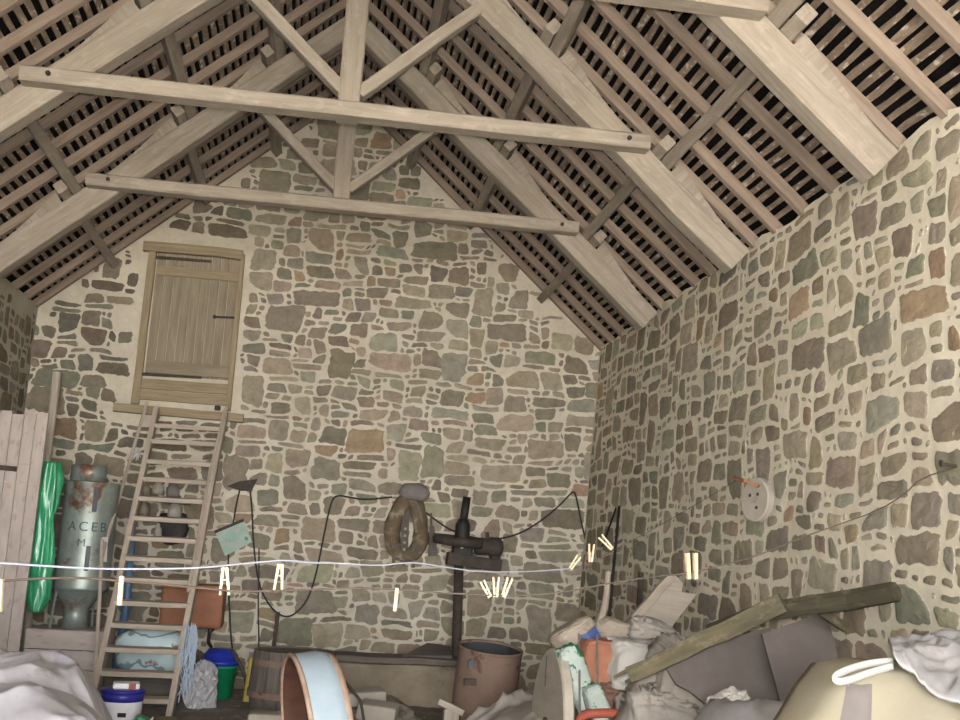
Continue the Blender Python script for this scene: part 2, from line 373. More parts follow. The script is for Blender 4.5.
def build_wall(name, to_world, U0, U1, Vtop, seed, cell, sizes, big, skip, inside, mat, gap=.011, fq=5.5, warp=.05, bright=1.0, tone=lambda u, v: 1):
    r = random.Random(seed); verts = []; faces = []; sc = []; se = []; gcs = []
    def add(u, v, n, c, e):
        verts.append(to_world(u, v, n+swell(u, v, seed))); sc.append((*c, 1)); se.append(e); gcs.append((u+seed*5, v, n)); return len(verts)-1
    st = .09; nu = int((U1-U0)/st); nv = int(max(Vtop(U0+(U1-U0)*i/nu) for i in range(nu+1))/st)
    grid = [[add(U0+(U1-U0)*i/nu, Vtop(U0+(U1-U0)*i/nu)*j/nv, 0, (.3, .3, .3), -1) for j in range(nv+1)] for i in range(nu+1)]
    for i in range(nu):
        for j in range(nv): faces.append((grid[i][j], grid[i+1][j], grid[i+1][j+1], grid[i][j+1]))
    # depth of the wall behind its face
    back = [[add(U0+(U1-U0)*i/nu, (Vtop(U0+(U1-U0)*i/nu) if j else 0), -.32, (.3, .3, .3), -1) for j in (0, 1)] for i in range(nu+1)]
    for i in range(nu):
        faces.append((back[i][0], back[i+1][0], back[i+1][1], back[i][1])); faces.append((grid[i][nv], grid[i+1][nv], back[i+1][1], back[i][1]))
    faces.append([grid[0][j] for j in range(nv+1)]+[back[0][1], back[0][0]]); faces.append([grid[nu][j] for j in range(nv+1)]+[back[nu][1], back[nu][0]])
    VM = max(Vtop(U0+(U1-U0)*i/nu) for i in range(nu+1))
    pal = [c for c, w in PAL for _ in range(int(w*5))]
    for (u, v, w, h) in stone_layout(U0, U1, 0, VM, cell, r, sizes, big, skip, inside):
        if not (inside(u, v) and inside(u+w, v+h) and inside(u+w, v) and inside(u, v+h)): continue
        g = gap*r.uniform(.75, 1.25); m = min(w, h)
        def wob(a, b):
            k = Vector((a*fq+seed, b*fq*1.15, seed*.7)); am = cell*.8
            return (a+am*noise.noise(k)*1.5, b+am*noise.noise(k+Vector((31, 7, 0)))*1.1)
        P = [wob(u, v), wob(u+w, v), wob(u+w, v+h), wob(u, v+h)]
        if w > 2.5*h: P = [P[0], wob(u+w*.5, v), P[1], P[2], wob(u+w*.5, v+h), P[3]]
        cx0 = sum(p[0] for p in P)/len(P); cy0 = sum(p[1] for p in P)/len(P)
        fx, fy = max(.35, 1-2*g/w), max(.35, 1-2*g/h)
        P = [(cx0+(a-cx0)*fx, cy0+(b-cy0)*fy) for a, b in P]
        x = r.random()
        if x < .34 and m > cell*1.5:      # a stone with one corner knocked off
            k = r.randrange(len(P)); a, b, c = P[k-1], P[k], P[(k+1) % len(P)]
            t1, t2 = r.uniform(.3, .9), r.uniform(.3, .9)
            P[k:k+1] = [(b[0]+(a[0]-b[0])*t1*.6, b[1]+(a[1]-b[1])*t1*.6), (b[0]+(c[0]-b[0])*t2*.6, b[1]+(c[1]-b[1])*t2*.6)]
        # round the corners a little, then roughen
        Q = []
        for k in range(len(P)):
            a, b = P[k], P[(k+1) % len(P)]; L = math.dist(a, b); c1 = min(.3, .012/max(L, .01)+.06)
            Q.append((a[0]+(b[0]-a[0])*c1, a[1]+(b[1]-a[1])*c1)); kk = int(L/.05)
            for q in range(1, kk):
                t = c1+(1-2*c1)*q/kk; Q.append((a[0]+(b[0]-a[0])*t, a[1]+(b[1]-a[1])*t))
            Q.append((b[0]-(b[0]-a[0])*c1, b[1]-(b[1]-a[1])*c1))
        sg = m*.028
        Q = [(a+r.gauss(0, sg), b+r.gauss(0, sg)) for a, b in Q]
        Q = [(a+warp*noise.noise(Vector((a*1.1+seed, b*1.1, 1)))+.02*noise.noise(Vector((a*3, b*3, seed))), b+warp*noise.noise(Vector((a*.9, b*1.4+seed, 9)))) for a, b in Q]
        cx = sum(q[0] for q in Q)/len(Q); cy = sum(q[1] for q in Q)/len(Q)
        c = tuple(x*.5+y*.5 for x, y in zip(r.choice(pal), (.20, .178, .137))); k = r.uniform(.74, 1.22)*bright*tone(u, v); c = tuple(max(.01, x*k*r.uniform(.96, 1.04)) for x in c)
        rise = r.uniform(.0035, .0065); s1 = max(.3, 1-.03/max(m, .05)); 
        A = [add(a, b, .001, c, 0) for a, b in Q]
        B = [add(cx+(a-cx)*s1, cy+(b-cy)*s1, rise, c, .75) for a, b in Q]
        s2 = s1*.55
        Cc = [add(cx+(a-cx)*s2, cy+(b-cy)*s2, rise+r.uniform(-.001, .004), c, 1) for a, b in Q]
        n = len(Q)
        for k in range(n):
            l = (k+1) % n; faces.append((A[k], A[l], B[l], B[k])); faces.append((B[k], B[l], Cc[l], Cc[k]))
        faces.append(Cc)
    me = bpy.data.meshes.new(name); me.from_pydata([tuple(v) for v in verts], [], faces)
    a = me.attributes.new('sc', 'FLOAT_COLOR', 'POINT'); a.data.foreach_set('color', np.array(sc, dtype=np.float32).ravel())
    a = me.attributes.new('se', 'FLOAT', 'POINT'); a.data.foreach_set('value', np.array(se, dtype=np.float32))
    a = me.attributes.new('gc', 'FLOAT_VECTOR', 'POINT'); a.data.foreach_set('vector', np.array(gcs, dtype=np.float32).ravel())
    me.materials.append(mat)
    bm = bmesh.new(); bm.from_mesh(me); bmesh.ops.recalc_face_normals(bm, faces=list(bm.faces)); bm.to_mesh(me); bm.free()
    o = bpy.data.objects.new(name, me); COL.objects.link(o); return struct(o)

DOOR = (-1.95, -0.96, 2.80, 4.66)      # the opening of the loft door in the gable
def gable_top(u): 
    return (AZ+(HR-AZ)*(u-AX)/(XR-AX) if u > AX else AZ+(HL-AZ)*(u-AX)/(XL-AX))+.12
def in_gable(u, v):
    return v < gable_top(u)-.02 and not (DOOR[0]-.0 < u < DOOR[1] and DOOR[2] < v < DOOR[3])
SZ_G = [(3, 2), (4, 2), (5, 2), (3, 1), (4, 1), (5, 1), (2, 1), (2, 2), (3, 3), (4, 3), (2, 1), (1, 1), (6, 2), (4, 2), (3, 2), (2, 2)]
SZ_R = [(3, 2), (4, 3), (4, 2), (5, 3), (2, 1), (3, 1), (5, 2), (3, 3), (2, 2), (2, 1), (1, 1), (6, 3), (3, 2), (4, 2)]
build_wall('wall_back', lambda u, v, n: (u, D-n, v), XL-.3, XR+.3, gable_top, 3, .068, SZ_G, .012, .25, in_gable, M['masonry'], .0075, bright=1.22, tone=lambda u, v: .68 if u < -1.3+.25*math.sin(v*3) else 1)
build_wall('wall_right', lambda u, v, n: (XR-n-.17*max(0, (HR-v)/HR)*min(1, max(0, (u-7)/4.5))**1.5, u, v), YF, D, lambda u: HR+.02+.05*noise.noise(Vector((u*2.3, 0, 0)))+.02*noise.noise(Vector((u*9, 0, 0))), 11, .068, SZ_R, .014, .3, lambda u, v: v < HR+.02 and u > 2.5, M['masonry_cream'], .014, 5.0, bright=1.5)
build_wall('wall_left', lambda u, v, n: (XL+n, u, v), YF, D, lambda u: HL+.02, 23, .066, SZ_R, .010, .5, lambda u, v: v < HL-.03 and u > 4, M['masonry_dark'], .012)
# front wall with the open cart doorway behind the photographer
b = MB()
for c, s_ in (((-2.8, YF-.2, 2.0), (.8, .4, 4.0)), ((2.8, YF-.2, 2.0), (.8, .4, 4.0)), ((0, YF-.2, 4.4), (6.2, .4, .8)), ((0, YF-.2, 5.4), (4.2, .4, 1.3))): b.box(c, s_)
struct(b.build('wall_front', 'stone_trough'))
b = MB(); b.box((0, (D+YF)/2, -.1), (6.4, D-YF+.6, .2)); struct(b.build('floor', 'earth'))
b = MB(); b.box((0, YF-12.3, -.12), (40, 24, .2)); struct(b.build('ground', 'ground'))

# ------------------------------------------------------------------ roof covering
LATH_N = .075
for side, nm, L in ((1, 'ceiling_right', LR), (-1, 'ceiling_left', LL)):
    b = MB(); ys = [YF-.3+i*(D-YF+.6)/12 for i in range(13)]
    for y0, y1 in zip(ys, ys[1:]):
        q = [roof(side, -.02, LATH_N+.022, y0), roof(side, L+.5, LATH_N+.022, y0), roof(side, L+.5, LATH_N+.022, y1), roof(side, -.02, LATH_N+.022, y1)]
        q2 = [roof(side, -.02, LATH_N+.05, y0), roof(side, L+.5, LATH_N+.05, y0), roof(side, L+.5, LATH_N+.05, y1), roof(side, -.02, LATH_N+.05, y1)]
        A = [b._v(p) for p in q]; B = [b._v(p) for p in q2]
        b.bm.faces.new(A); b.bm.faces.new(B[::-1])
        for i in range(4): b.bm.faces.new((A[i], B[i], B[(i+1) % 4], A[(i+1) % 4]))
    cl = struct(b.build(nm, 'slate'))
    pitch = .079; k = 0; s = .05
    while s < L-.02:
        r2 = random.Random(1000*side+k); lb = MB(); n = 60; w0 = r2.uniform(.034, .046); rows = []
        off = Vector((r2.uniform(0, 90), k*.7, 0))
        for i in range(n+1):
            y = YF+(D-YF)*i/n; ww = w0*r2.uniform(.72, 1.2)/2; sc_ = s+r2.uniform(-.006, .006); th = r2.uniform(.016, .024)
            rows.append([lb._v(roof(side, sc_+a*ww, LATH_N+(c*th), y), Vector((y, a*ww, c*th))+off) for a, c in ((-1, 1), (-1, 0), (1, 0), (1, 1))])
        for A, B in zip(rows, rows[1:]):
            for j in range(3): lb.bm.faces.new((A[j], A[j+1], B[j+1], B[j]))
        lb.build('lath', 'lath', cl); k += 1; s += pitch*r2.uniform(.92, 1.08)

b = MB(); b.bar((AX, YF-.3, AZ+.17), (AX, D+.3, AZ+.17), .55, .09); struct(b.build('ceiling_ridge', 'slate'))

# ------------------------------------------------------------------ common rafters
bays = [(T2, D-.12), (T1, T2), (T0, T1), (T0-2.05, T0)]
for side, sn, L in ((1, 'right', LR), (-1, 'left', LL)):
    k = 0; ylist = []
    for (a, c) in bays:
        st = (c-a)/5
        ylist += [a+.13+st*i for i in range(5)]
    ylist = sorted(ylist+[D-.06], reverse=True)
    for y in ylist:
        o = MB().bar(roof(side, .0, LATH_N/2-.004, y+rng.uniform(-.02, .02)), roof(side, L+.15, LATH_N/2-.004, y+rng.uniform(-.03, .03)), .058, LATH_N, up=roof(side, 0, 1, 0)-roof(side, 0, 0, 0), n=6, wob=.004)
        o = o.build('common_rafter', 'rafter', origin=roof(side, L, 0, y))
        tag(o, 'weathered common rafter on the %s slope, %s from the gable wall' % (sn, ORD[k]), 'rafter', 'common rafters on the %s slope' % sn); k += 1

# ------------------------------------------------------------------ trusses and purlins
PUR = {1: [.78, 1.62, 2.75], -1: [.78, 1.72, 2.80]}
PUR = {}
for side, pts in ((1, [(412, 160), (488, 207), (540, 300)]), (-1, [(275, 145), (192, 180), (95, 238)])):
    PUR[side] = [abs((at(px, py, Y=11.5)-Vector((APEX.x, 11.5, APEX.z))).dot(SR if side > 0 else SL)) for px, py in pts]
PH = .105       # purlin height: rafters sit on it, principals carry it
PD = .185       # depth of a principal
def truss(Y, label):
    t = thing('roof_truss', label, 'roof truss', (0, Y, HR-.3))
    for side, L in ((1, LR), (-1, LL)):
        n = -PH-PD/2
        pr = MB().bar(roof(side, .10, n, Y+.08), roof(side, L-.01, n, Y+.08), .16, PD*.96, up=roof(side, 0, 1, 0)-roof(side, 0, 0, 0), h1=PD*1.12, n=7, wob=.006, cham=.012).build('principal_rafter', 'beam', t)
        for s in PUR[side]:
            # wedge cleat that stops the purlin from sliding, tapering down the slope
            pts = [roof(side, s+.06, -PH-.004, Y+.0), roof(side, s+.06, -.012, Y+.0), roof(side, s+.14, -.02, Y), roof(side, s+.30, -.055, Y), roof(side, s+.50, -.088, Y), roof(side, s+.72, -PH-.004, Y)]
            b = MB(); b.slab(pts, .15, nrm=(0, -1, 0)); b.build('cleat', 'beam', pr)
        # struts from the foot of the king post up to the principals
        x1 = .80*side; 
        MB().bar((AX+.05*side, Y+.05, 4.60), (AX+.84*side, Y+.05, 5.33), .085, .105, up=(0, -1, 0), n=3, wob=.004).build('strut', 'beam', t)
    MB().bar((AX-.012, Y+.05, 4.40), (AX+.0, Y+.05, AZ-.22), .15, .12, up=(0, -1, 0), w1=.165, n=4, wob=.003, cham=.012).build('king_post', 'beam', t)
    cb_ = MB().bar((-2.11, Y-.055, 4.425), (2.085, Y-.055, 4.425), .15, .105, up=(0, 0, 1), n=8, wob=.003, cham=.014).build('collar_beam', 'beam', t)
    for x in (-1.93, 1.93):
        MB().tube([(x, Y-.145, 4.43), (x, Y-.10, 4.43)], .017, 8).build('bolt', 'iron', cb_)
    return t
truss(T0, 'pale timber roof truss nearest the camera, crossing the upper right corner')
truss(T1, 'pale timber truss with the near collar beam, king post and two struts')
truss(T2, 'pale timber truss standing farther back, nearest the stone gable wall')
POSN = ['upper', 'middle', 'lower']
for side, sn in ((1, 'right'), (-1, 'left')):
    for i, s in enumerate(PUR[side]):
        for (ya, yb, wh, dx) in ((T2-.18, D-.01, 'in the bay against the gable wall', 0), (T1-.18, T2+.30, 'between the two far trusses', .0), (T0-.18, T1+.30, 'between the two near trusses', .0), (T0-2.2, T0+.30, 'in front of the nearest truss', .0)):
            ds = {T2-.18: 0, T1-.18: -.095, T0-.18: 0}.get(ya, -.095)
            o = MB().bar(roof(side, s+ds, -PH/2-.003, ya), roof(side, s+ds, -PH/2-.003, yb), .085, PH-.008, up=roof(side, 0, 1, 0)-roof(side, 0, 0, 0), n=4, wob=.004)
            o = o.build('purlin', 'beam', origin=roof(side, s, -PH/2, ya))
            tag(o, '%s purlin of the %s slope %s' % (POSN[i], sn, wh), 'purlin', 'purlins')

# ------------------------------------------------------------------ loft door
dr = struct(MB().box(((DOOR[0]+DOOR[1])/2, D+.1, (DOOR[2]+DOOR[3])/2), (DOOR[1]-DOOR[0], .05, DOOR[3]-DOOR[2])).build('door_1', 'dark_wood'))
Yd = D-.02
def dp(px, py, y=Yd): return at(px, py, Y=y)
b = MB(); b.bar(dp(149, 247)+Vector((-.05, 0, 0)), dp(243, 256), .14, .10, up=(0, 0, 1), n=4, wob=.006); b.build('lintel', 'frame_wood', dr)
b = MB(); b.bar((-1.905, Yd, 4.52), (-1.915, Yd, 2.85), .075, .09, up=(0, 1, 0), n=4, wob=.003); b.build('jamb', 'frame_wood', dr)
b = MB(); b.bar((-.985, Yd, 4.52), (-.985, Yd, 2.85), .05, .09, up=(0, 1, 0), n=4, wob=.003); b.build('jamb', 'frame_wood', dr)
leaf = MB()
xs = [-1.86+.848*i/9 for i in range(10)]
for a, c in zip(xs, xs[1:]): leaf.bar(((a+c)/2, Yd+.02, 3.17), ((a+c)/2, Yd+.02+rng.uniform(-.003, .003), 4.50), (c-a)-.006, .03, up=(0, 1, 0), n=2)
leaf = leaf.build('leaf', 'door', dr)
b = MB(); b.box((-1.43, Yd-.01, 4.27), (.84, .03, .10), bev=.006); b.build('ledge', 'frame_wood', leaf)
b = MB(); b.box((-1.43, Yd-.01, 3.25), (.84, .03, .13), bev=.006); b.build('ledge', 'door', leaf)
for z, w in ((4.40, .60), (3.16, .62)):
    b = MB(); b.bar((-1.90, Yd-.035, z), (-1.90+w, Yd-.035, z+.01), .035, .012, up=(0, 1, 0), w1=.024); b.build('strap_hinge', 'iron_brown', leaf)
b = MB(); b.bar((-1.20, Yd-.035, 3.82), (-.98, Yd-.035, 3.83), .02, .015, up=(0, 1, 0)); b.lathe([(0, -.01), (.02, -.008), (.02, .008), (0, .01)], (-1.21, Yd-.035, 3.82), Matrix.Rotation(PI/2, 3, 'X'), 12); b.build('latch', 'iron', leaf)
b = MB()
for z in (3.07, 2.955): b.bar((-1.88, Yd, z), (-1.01, Yd, z), .105, .04, up=(0, 1, 0), n=3, wob=.003)
b.build('kickboard', 'frame_wood', dr)
b = MB(); b.box((-1.09, Yd-.02, 2.87), (.06, .05, .05), bev=.012); b.build('stone_chock', 'iron', dr)
b = MB(); b.bar((-2.12, D-.03, 2.795), (-.82, D-.03, 2.785), .10, .085, up=(0, 0, 1), n=6, wob=.008); b.build('sill', 'frame_wood', dr)

# ------------------------------------------------------------------ steep loft ladder
lad = thing('ladder', 'steep wooden ladder with plank treads rising to the loft door', 'ladder', (-1.4, 9.9, 0))
YT, YB = D-.16, 9.75
LT, LB = at(157, 410, Y=YT), at(93, 700, Y=YB)
RT, RB = at(225, 414, Y=YT), at(172, 704, Y=YB)
def down(a, c):     # carry a stile on to the floor
    d = c-a; return c+d*(c.z/-d.z if d.z else 0)
LB2, RB2 = down(LT, LB), down(RT, RB)
nrm = (RT-LT).cross(LB-LT).normalized()
if nrm.y > 0: nrm = -nrm
for a, c in ((LT, LB2), (RT, RB2)): MB().bar(a, c, .05, .12, up=nrm, n=5, wob=.004).build('stile', 'ladder', lad)
ry = [425, 441, 461, 479, 498, 518, 538, 558, 579, 602, 624, 648, 672, 697]
for i, y in enumerate(ry):
    # where each tread meets the left stile, in the stile's own run
    best = min(range(401), key=lambda k: abs((lambda q: 360-FPX*(q-CAM).dot(UPV)/(q-CAM).dot(FWD)-y)(LT.lerp(LB2, k/400))))/400
    a, c = LT.lerp(LB2, best), RT.lerp(RB2, best)
    MB().bar(a-Vector((0, .02, 0)), c-Vector((0, .02, 0)), .11, .042, up=(0, -.10, 1), n=3, wob=.003).build('tread', 'ladder', lad)
b = MB(); b.tube([at(147, 402, Y=YT-.08), at(122, 488, Y=10.95), at(102, 556, Y=10.35)], .017, 8, smooth_path=1); b.build('handrail', 'ladder', lad)
b = MB(); b.tube([at(102, 540, Y=10.3), at(100, 590, Y=10.1), at(96, 660, Y=9.9), down(at(100, 590, Y=10.1), at(96, 660, Y=9.9))], .017, 8); b.build('handrail_post', 'ladder', lad)
b = MB(); b.tube([at(226, 408, Y=YT-.08), at(210, 471, Y=11.0), at(188, 592, Y=10.25)], .015, 8); b.build('handrail', 'ladder', lad)
b = MB()
c0 = at(138, 453, Y=11.05)
for i in range(16):
    d = Vector((rng.gauss(0, 1), rng.gauss(0, 1)-.4, rng.gauss(0, 1))).normalized(); b.bar(c0, c0+d*rng.uniform(.05, .10), .025, .003, up=(.3, 1, .2), w1=.004)
tag(b.build('plastic_tuft', 'white', origin=c0), "bright white plastic tuft tied to the ladder's left handrail", 'plastic scrap')
# blue twine hanging on the right stile
b = MB(); p0 = at(190, 622, Y=9.95)
for i in range(34):
    q = p0+Vector((rng.uniform(-.03, .07), rng.uniform(-.09, -.02), rng.uniform(-.05, 0))); ln = rng.uniform(.3, .62)
    b.tube([q, q+Vector((rng.uniform(-.02, .05), 0, -ln*.3)), q+Vector((rng.uniform(-.05, .05), 0, -ln*.7)), q+Vector((rng.uniform(-.06, .06), 0, -ln))], .0035, 5, smooth_path=1)
tag(b.build('twine_bundle', 'blue_net', origin=p0), "bundle of pale blue twine hanging from the ladder's right stile", 'twine')

# ------------------------------------------------------------------ left corner
b = MB(); Yp = 10.25
tl, tr = at(-70, 410, Y=Yp), at(49, 415, Y=Yp)
x0, x1 = XL+.06, tr.x
n = 5; bm_ = MB(); zt = tr.z
for i in range(n):
    a, c = x0+(x1-x0)*i/n, x0+(x1-x0)*(i+1)/n
    bm_.bar(((a+c)/2, Yp, .0), ((a+c)/2, Yp, zt+rng.uniform(-.02, .02)), (c-a)-.003, .04, up=(0, 1, 0), n=2)
pn = thing('plank_door', 'whitewashed plank door leaf standing open at the left edge', 'door', (x0, Yp, 0))
bm_.build('planks', 'white_wood', pn)
for z in (zt-.46, zt-.62): MB().bar((x0, Yp-.028, z), (x1-.1, Yp-.028, z+.01), .012, .014, up=(0, 1, 0), n=6, wob=.004).build('crack_batten', 'white_wood', pn)
h = at(2, 467, Y=Yp-.03); MB().bar((x0, Yp-.03, h.z), (at(17, 467, Y=Yp-.03).x, Yp-.03, h.z-.01), .045, .012, up=(0, 1, 0)).build('strap_hinge', 'iron_brown', pn)
p = at(54, 400, Y=11.35)
b = MB(); b.tube([(p.x+.02, 11.35, 0), p, at(57, 372, Y=11.35)], .04, 10); tag(b.build('corner_pole', 'pale_wood', origin=(p.x, 11.35, 0)), 'pale round pole standing in the left back corner', 'pole')
# green plastic sheeting, rolled and hung
g0 = at(52, 462, Y=10.45); b = MB(); rings = []; n = 44; m = 60
zt_, zb_ = g0.z, at(38, 612, Y=10.45).z
for i in range(m+1):
    t = i/m; cx = at(52+(36-52)*t, 462+(612-462)*t, Y=10.45); ring = []
    w = .088*(.62+.38*min(1, t*9))*(1 if t < .9 else 1-(t-.9)/.1*.45)*(1+.10*math.sin(t*9+1))
    for k in range(n):
        a = 2*PI*k/n; f = 1+.3*noise.noise(Vector((math.cos(a)*2.2, math.sin(a)*2.2, t*4)))+.22*noise.noise(Vector((math.cos(a)*5, math.sin(a)*5, t*9)))+.10*math.sin(a*6+t*6)
        ring.append(b._v(cx+Vector((math.cos(a)*w*f, math.sin(a)*.06*f, 0))))
    rings.append(ring)
for A, B_ in zip(rings, rings[1:]):
    for k in range(n): b.bm.faces.new((A[k], A[(k+1) % n], B_[(k+1) % n], B_[k]))
b.bm.faces.new(rings[0]); b.bm.faces.new(rings[-1])
tag(b.build('plastic_sheeting', 'green_sheet', smooth=True, origin=g0), 'roll of shiny green plastic sheeting hanging beside the metal hopper', 'plastic sheet')

# galvanised hopper on its whitewashed box
Yh = 10.75
cen = at(86, 590, Y=Yh); zb = at(86, 590, Y=Yh).z; ztp = at(88, 482, Y=Yh).z; zlid = at(84, 466, Y=Yh).z; zn = at(82, 628, Y=Yh).z
hx = (at(58, 540, Y=Yh).x+at(113, 540, Y=Yh).x)/2+.01; R_ = (at(113, 540, Y=Yh).x-at(58, 540, Y=Yh).x)/2
bx_top = zn
box = thing('wooden_bin', 'whitewashed plank bin under the metal hopper', 'bin', (hx, Yh, 0))
bw = .66
for i in range(4):
    z0, z1 = bx_top*i/4, bx_top*(i+1)/4
    MB().bar((hx-bw/2-.03, Yh-.30, (z0+z1)/2), (hx+bw/2-.03, Yh-.30, (z0+z1)/2), z1-z0-.006, .03, up=(0, 1, 0), n=2).build('front_board', 'white_wood', box)
for sx in (-1, 1): MB().box((hx-.03+sx*(bw/2-.012), Yh, bx_top/2), (.024, .58, bx_top)).build('side_panel', 'white_wood', box)
MB().box((hx-.03, Yh, bx_top-.012), (bw-.05, .56, .022)).build('lid', 'white_wood', box)
hop = thing('metal_hopper', 'galvanised rusty metal hopper with painted lettering on a whitewashed bin', 'hopper', (hx, Yh, bx_top))
hd = MB().lathe([(0, zb-.02), (R_*.96, zb), (R_*1.02, zb+.01), (R_, zb+.03), (R_, ztp-.02), (R_*1.02, ztp-.01), (R_*.98, ztp), (0, ztp+.01)], (hx, Yh, 0), n=40, dent=.01).build('drum', 'galv', hop, True)
MB().lathe([(0, ztp), (R_*.66, ztp), (R_*.66, zlid), (R_*.6, zlid+.01), (0, zlid+.012)], (hx-.05, Yh, 0), n=32).build('lid', 'galv', hop, True)
MB().lathe([(R_*.95, zb), (R_*.45, zb-.16), (R_*.42, bx_top+.12), (R_*.5, bx_top), (0, bx_top)], (hx-.02, Yh, 0), n=32).build('funnel', 'galv', hop, True)
for a in (-2.5, -.6, 1.2):
    p = Vector((hx+math.cos(a)*R_*.93, Yh+math.sin(a)*R_*.93, zb+.02)); MB().tube([p, (p.x+math.cos(a)*.03, p.y, bx_top)], .012, 6).build('leg', 'galv', hop)
def on_cyl(px, py):   # a spot of the drum facing the door, from its sideways place on the front
    q = at(px, py, Y=Yh-R_*.9); a = math.asin(max(-.95, min(.95, (q.x-hx)/R_))); return a, q.z
for x, y0, y1 in ((97, 487, 512), (89, 546, 571)):
    a, z1 = on_cyl(x, y0); _, z0 = on_cyl(x, y1); b = MB()
    q = Vector((hx+math.sin(a)*(R_+.004), Yh-math.cos(a)*(R_+.004), 0))
    b.bar((q.x, q.y, z0), (q.x, q.y, z1), .04, .012, up=(math.sin(a), -math.cos(a), 0)); b.build('slot', 'slot', hd)
def lettering(txt, a0, z, h, parent):
    cu = bpy.data.curves.new('t', 'FONT'); cu.body = txt; cu.size = h*1.4; cu.extrude = .001; cu.space_character = 1.35; cu.offset = 0
    to = bpy.data.objects.new('t', cu); COL.objects.link(to); dg = bpy.context.evaluated_depsgraph_get(); me = bpy.data.meshes.new_from_object(to.evaluated_get(dg))
    bpy.data.objects.remove(to)
    o3 = root_loc(parent); bm2 = bmesh.new(); bm2.from_mesh(me)
    bmesh.ops.triangulate(bm2, faces=list(bm2.faces)); bmesh.ops.subdivide_edges(bm2, edges=[e for e in bm2.edges if e.calc_length() > .02], cuts=2)
    for v in bm2.verts:
        a = a0+v.co.x/R_; rr = R_+.003+v.co.z
        v.co = Vector((hx+math.sin(a)*rr, Yh-math.cos(a)*rr, z+v.co.y))-o3
    bm2.to_mesh(me); bm2.free(); me.materials.append(M['letter'])
    o = bpy.data.objects.new('lettering', me); COL.objects.link(o); o.parent = parent; return o
a, z = on_cyl(68, 530); lettering('ACEB', a, z, .085, hd)
a, z = on_cyl(77, 546); lettering('M', a, z, .07, hd)
q = at(105, 537, Y=10.45); q2 = at(104, 562, Y=10.45)
tag(MB().bar(q2, q, .05, .006, up=(0, 1, 0)).build('white_card', 'white', origin=q2), 'narrow white card stuck behind the left handrail', 'card')

# behind the ladder
p0, p1 = at(133, 512, Y=11.3), at(127, 600, Y=11.3)
b = MB(); b.tube([p0, p1, (p1.x-.05, 11.3, 0)], .04, 10); tag(b.build('blue_pipe', 'blue_pipe', smooth=True, origin=(p1.x, 11.3, 0)), 'dull blue plastic pipe standing behind the ladder', 'pipe')
for i, (px, py, w, h_, mm, lb) in enumerate([(146, 490, .10, .13, 'stone_trough', 'small brown jar behind the ladder, leftmost of its shelf'), (158, 488, .12, .12, 'stone_pale', 'round pale jar on the shelf behind the ladder'), (173, 490, .13, .14, 'leather_grey', 'grey jar on the shelf behind the ladder'), (144, 510, .10, .2, 'stone_trough', 'tall tan flask hanging below the jars, left'), (175, 510, .14, .18, 'stone_pale', 'fat pale gourd flask hanging below the jars, right'), (158, 532, .08, .17, 'stone_pale', 'small white flask behind the ladder below the jars')]):
    q = at(px, py, Y=11.48); b = MB(); b.lathe([(0, -h_/2), (w*.42, -h_/2), (w*.5, -h_*.2), (w*.48, h_*.15), (w*.25, h_*.36), (w*.22, h_/2), (0, h_/2)], q, n=20, dent=.1, seed=i)
    tag(b.build('jar', mm, smooth=True, origin=q), lb, 'jar', 'jars behind the ladder')
q = at(138, 503, Y=11.5); q2 = at(192, 507, Y=11.5)
tag(MB().bar(at(136, 499, Y=11.52), at(190, 504, Y=11.52), .2, .025, up=(0, 0, 1)).build('wall_shelf', 'dark_wood', origin=q), 'dark narrow shelf fixed to the gable wall behind the ladder', 'shelf')
b = MB(); q = at(150, 535, Y=11.55); b.blob(at(172, 528, Y=11.52), (.3, .12, .28), seed=4, amp=.3, n=24, m=14); tag(b.build('hanging_bag', 'iron', smooth=True, origin=q), 'black crumpled bag hanging under the shelf behind the ladder', 'bag')
# red-brown tank on the wall
ta, tb = at(163, 583, Y=11.3), at(221, 629, Y=11.3); w_ = tb.x-ta.x; h_ = ta.z-tb.z
tk = thing('wall_tank', 'red brown box tank mounted on the gable wall right of the ladder', 'tank', ((ta.x+tb.x)/2, 11.3, tb.z))
MB().box(((ta.x+tb.x)/2, 11.44, (ta.z+tb.z)/2-.02), (w_, .36, h_-.04), bev=.03).build('body', 'tank', tk)
MB().box(((ta.x+tb.x)/2, 11.44, ta.z-.02), (w_+.02, .39, .045), bev=.012).build('lid', 'tank', tk)
MB().tube([(tb.x-.12, 11.44, tb.z), (tb.x-.12, 11.45, tb.z-.15), (tb.x-.10, 11.6, tb.z-.2)], .018, 8).build('outlet', 'iron', tk)
for sx in (.1, w_-.1): MB().bar((ta.x+sx, 11.62, tb.z-.02), (ta.x+sx, 11.30, tb.z-.02), .03, .04).build('bracket', 'iron_brown', tk)
# floral cushion on a low chest
q0, q1 = at(118, 632, Y=10.75), at(182, 676, Y=10.75)
ch = thing('low_chest', 'low dark plank chest on the floor behind the ladder', 'chest', ((q0.x+q1.x)/2, 10.8, 0))
MB().box(((q0.x+q1.x)/2, 10.85, q1.z/2), (.72, .44, q1.z-.03), bev=.01).build('body', 'dark_wood', ch)
MB().box(((q0.x+q1.x)/2, 10.85, q1.z-.015), (.76, .47, .03), bev=.006).build('lid', 'dark_wood', ch)
b = MB(); b.blob(((q0.x+q1.x)/2, 10.8, (q0.z+q1.z)/2+.02), (q1.x-q0.x+.04, .24, q0.z-q1.z+.04), seed=9, amp=.10, e=.7, ridge=.03, rf=4)
tag(b.build('cushion', 'floral', smooth=True, origin=((q0.x+q1.x)/2, 10.8, q1.z)), 'pale blue floral oilcloth cushion seen between the lower treads', 'cushion')

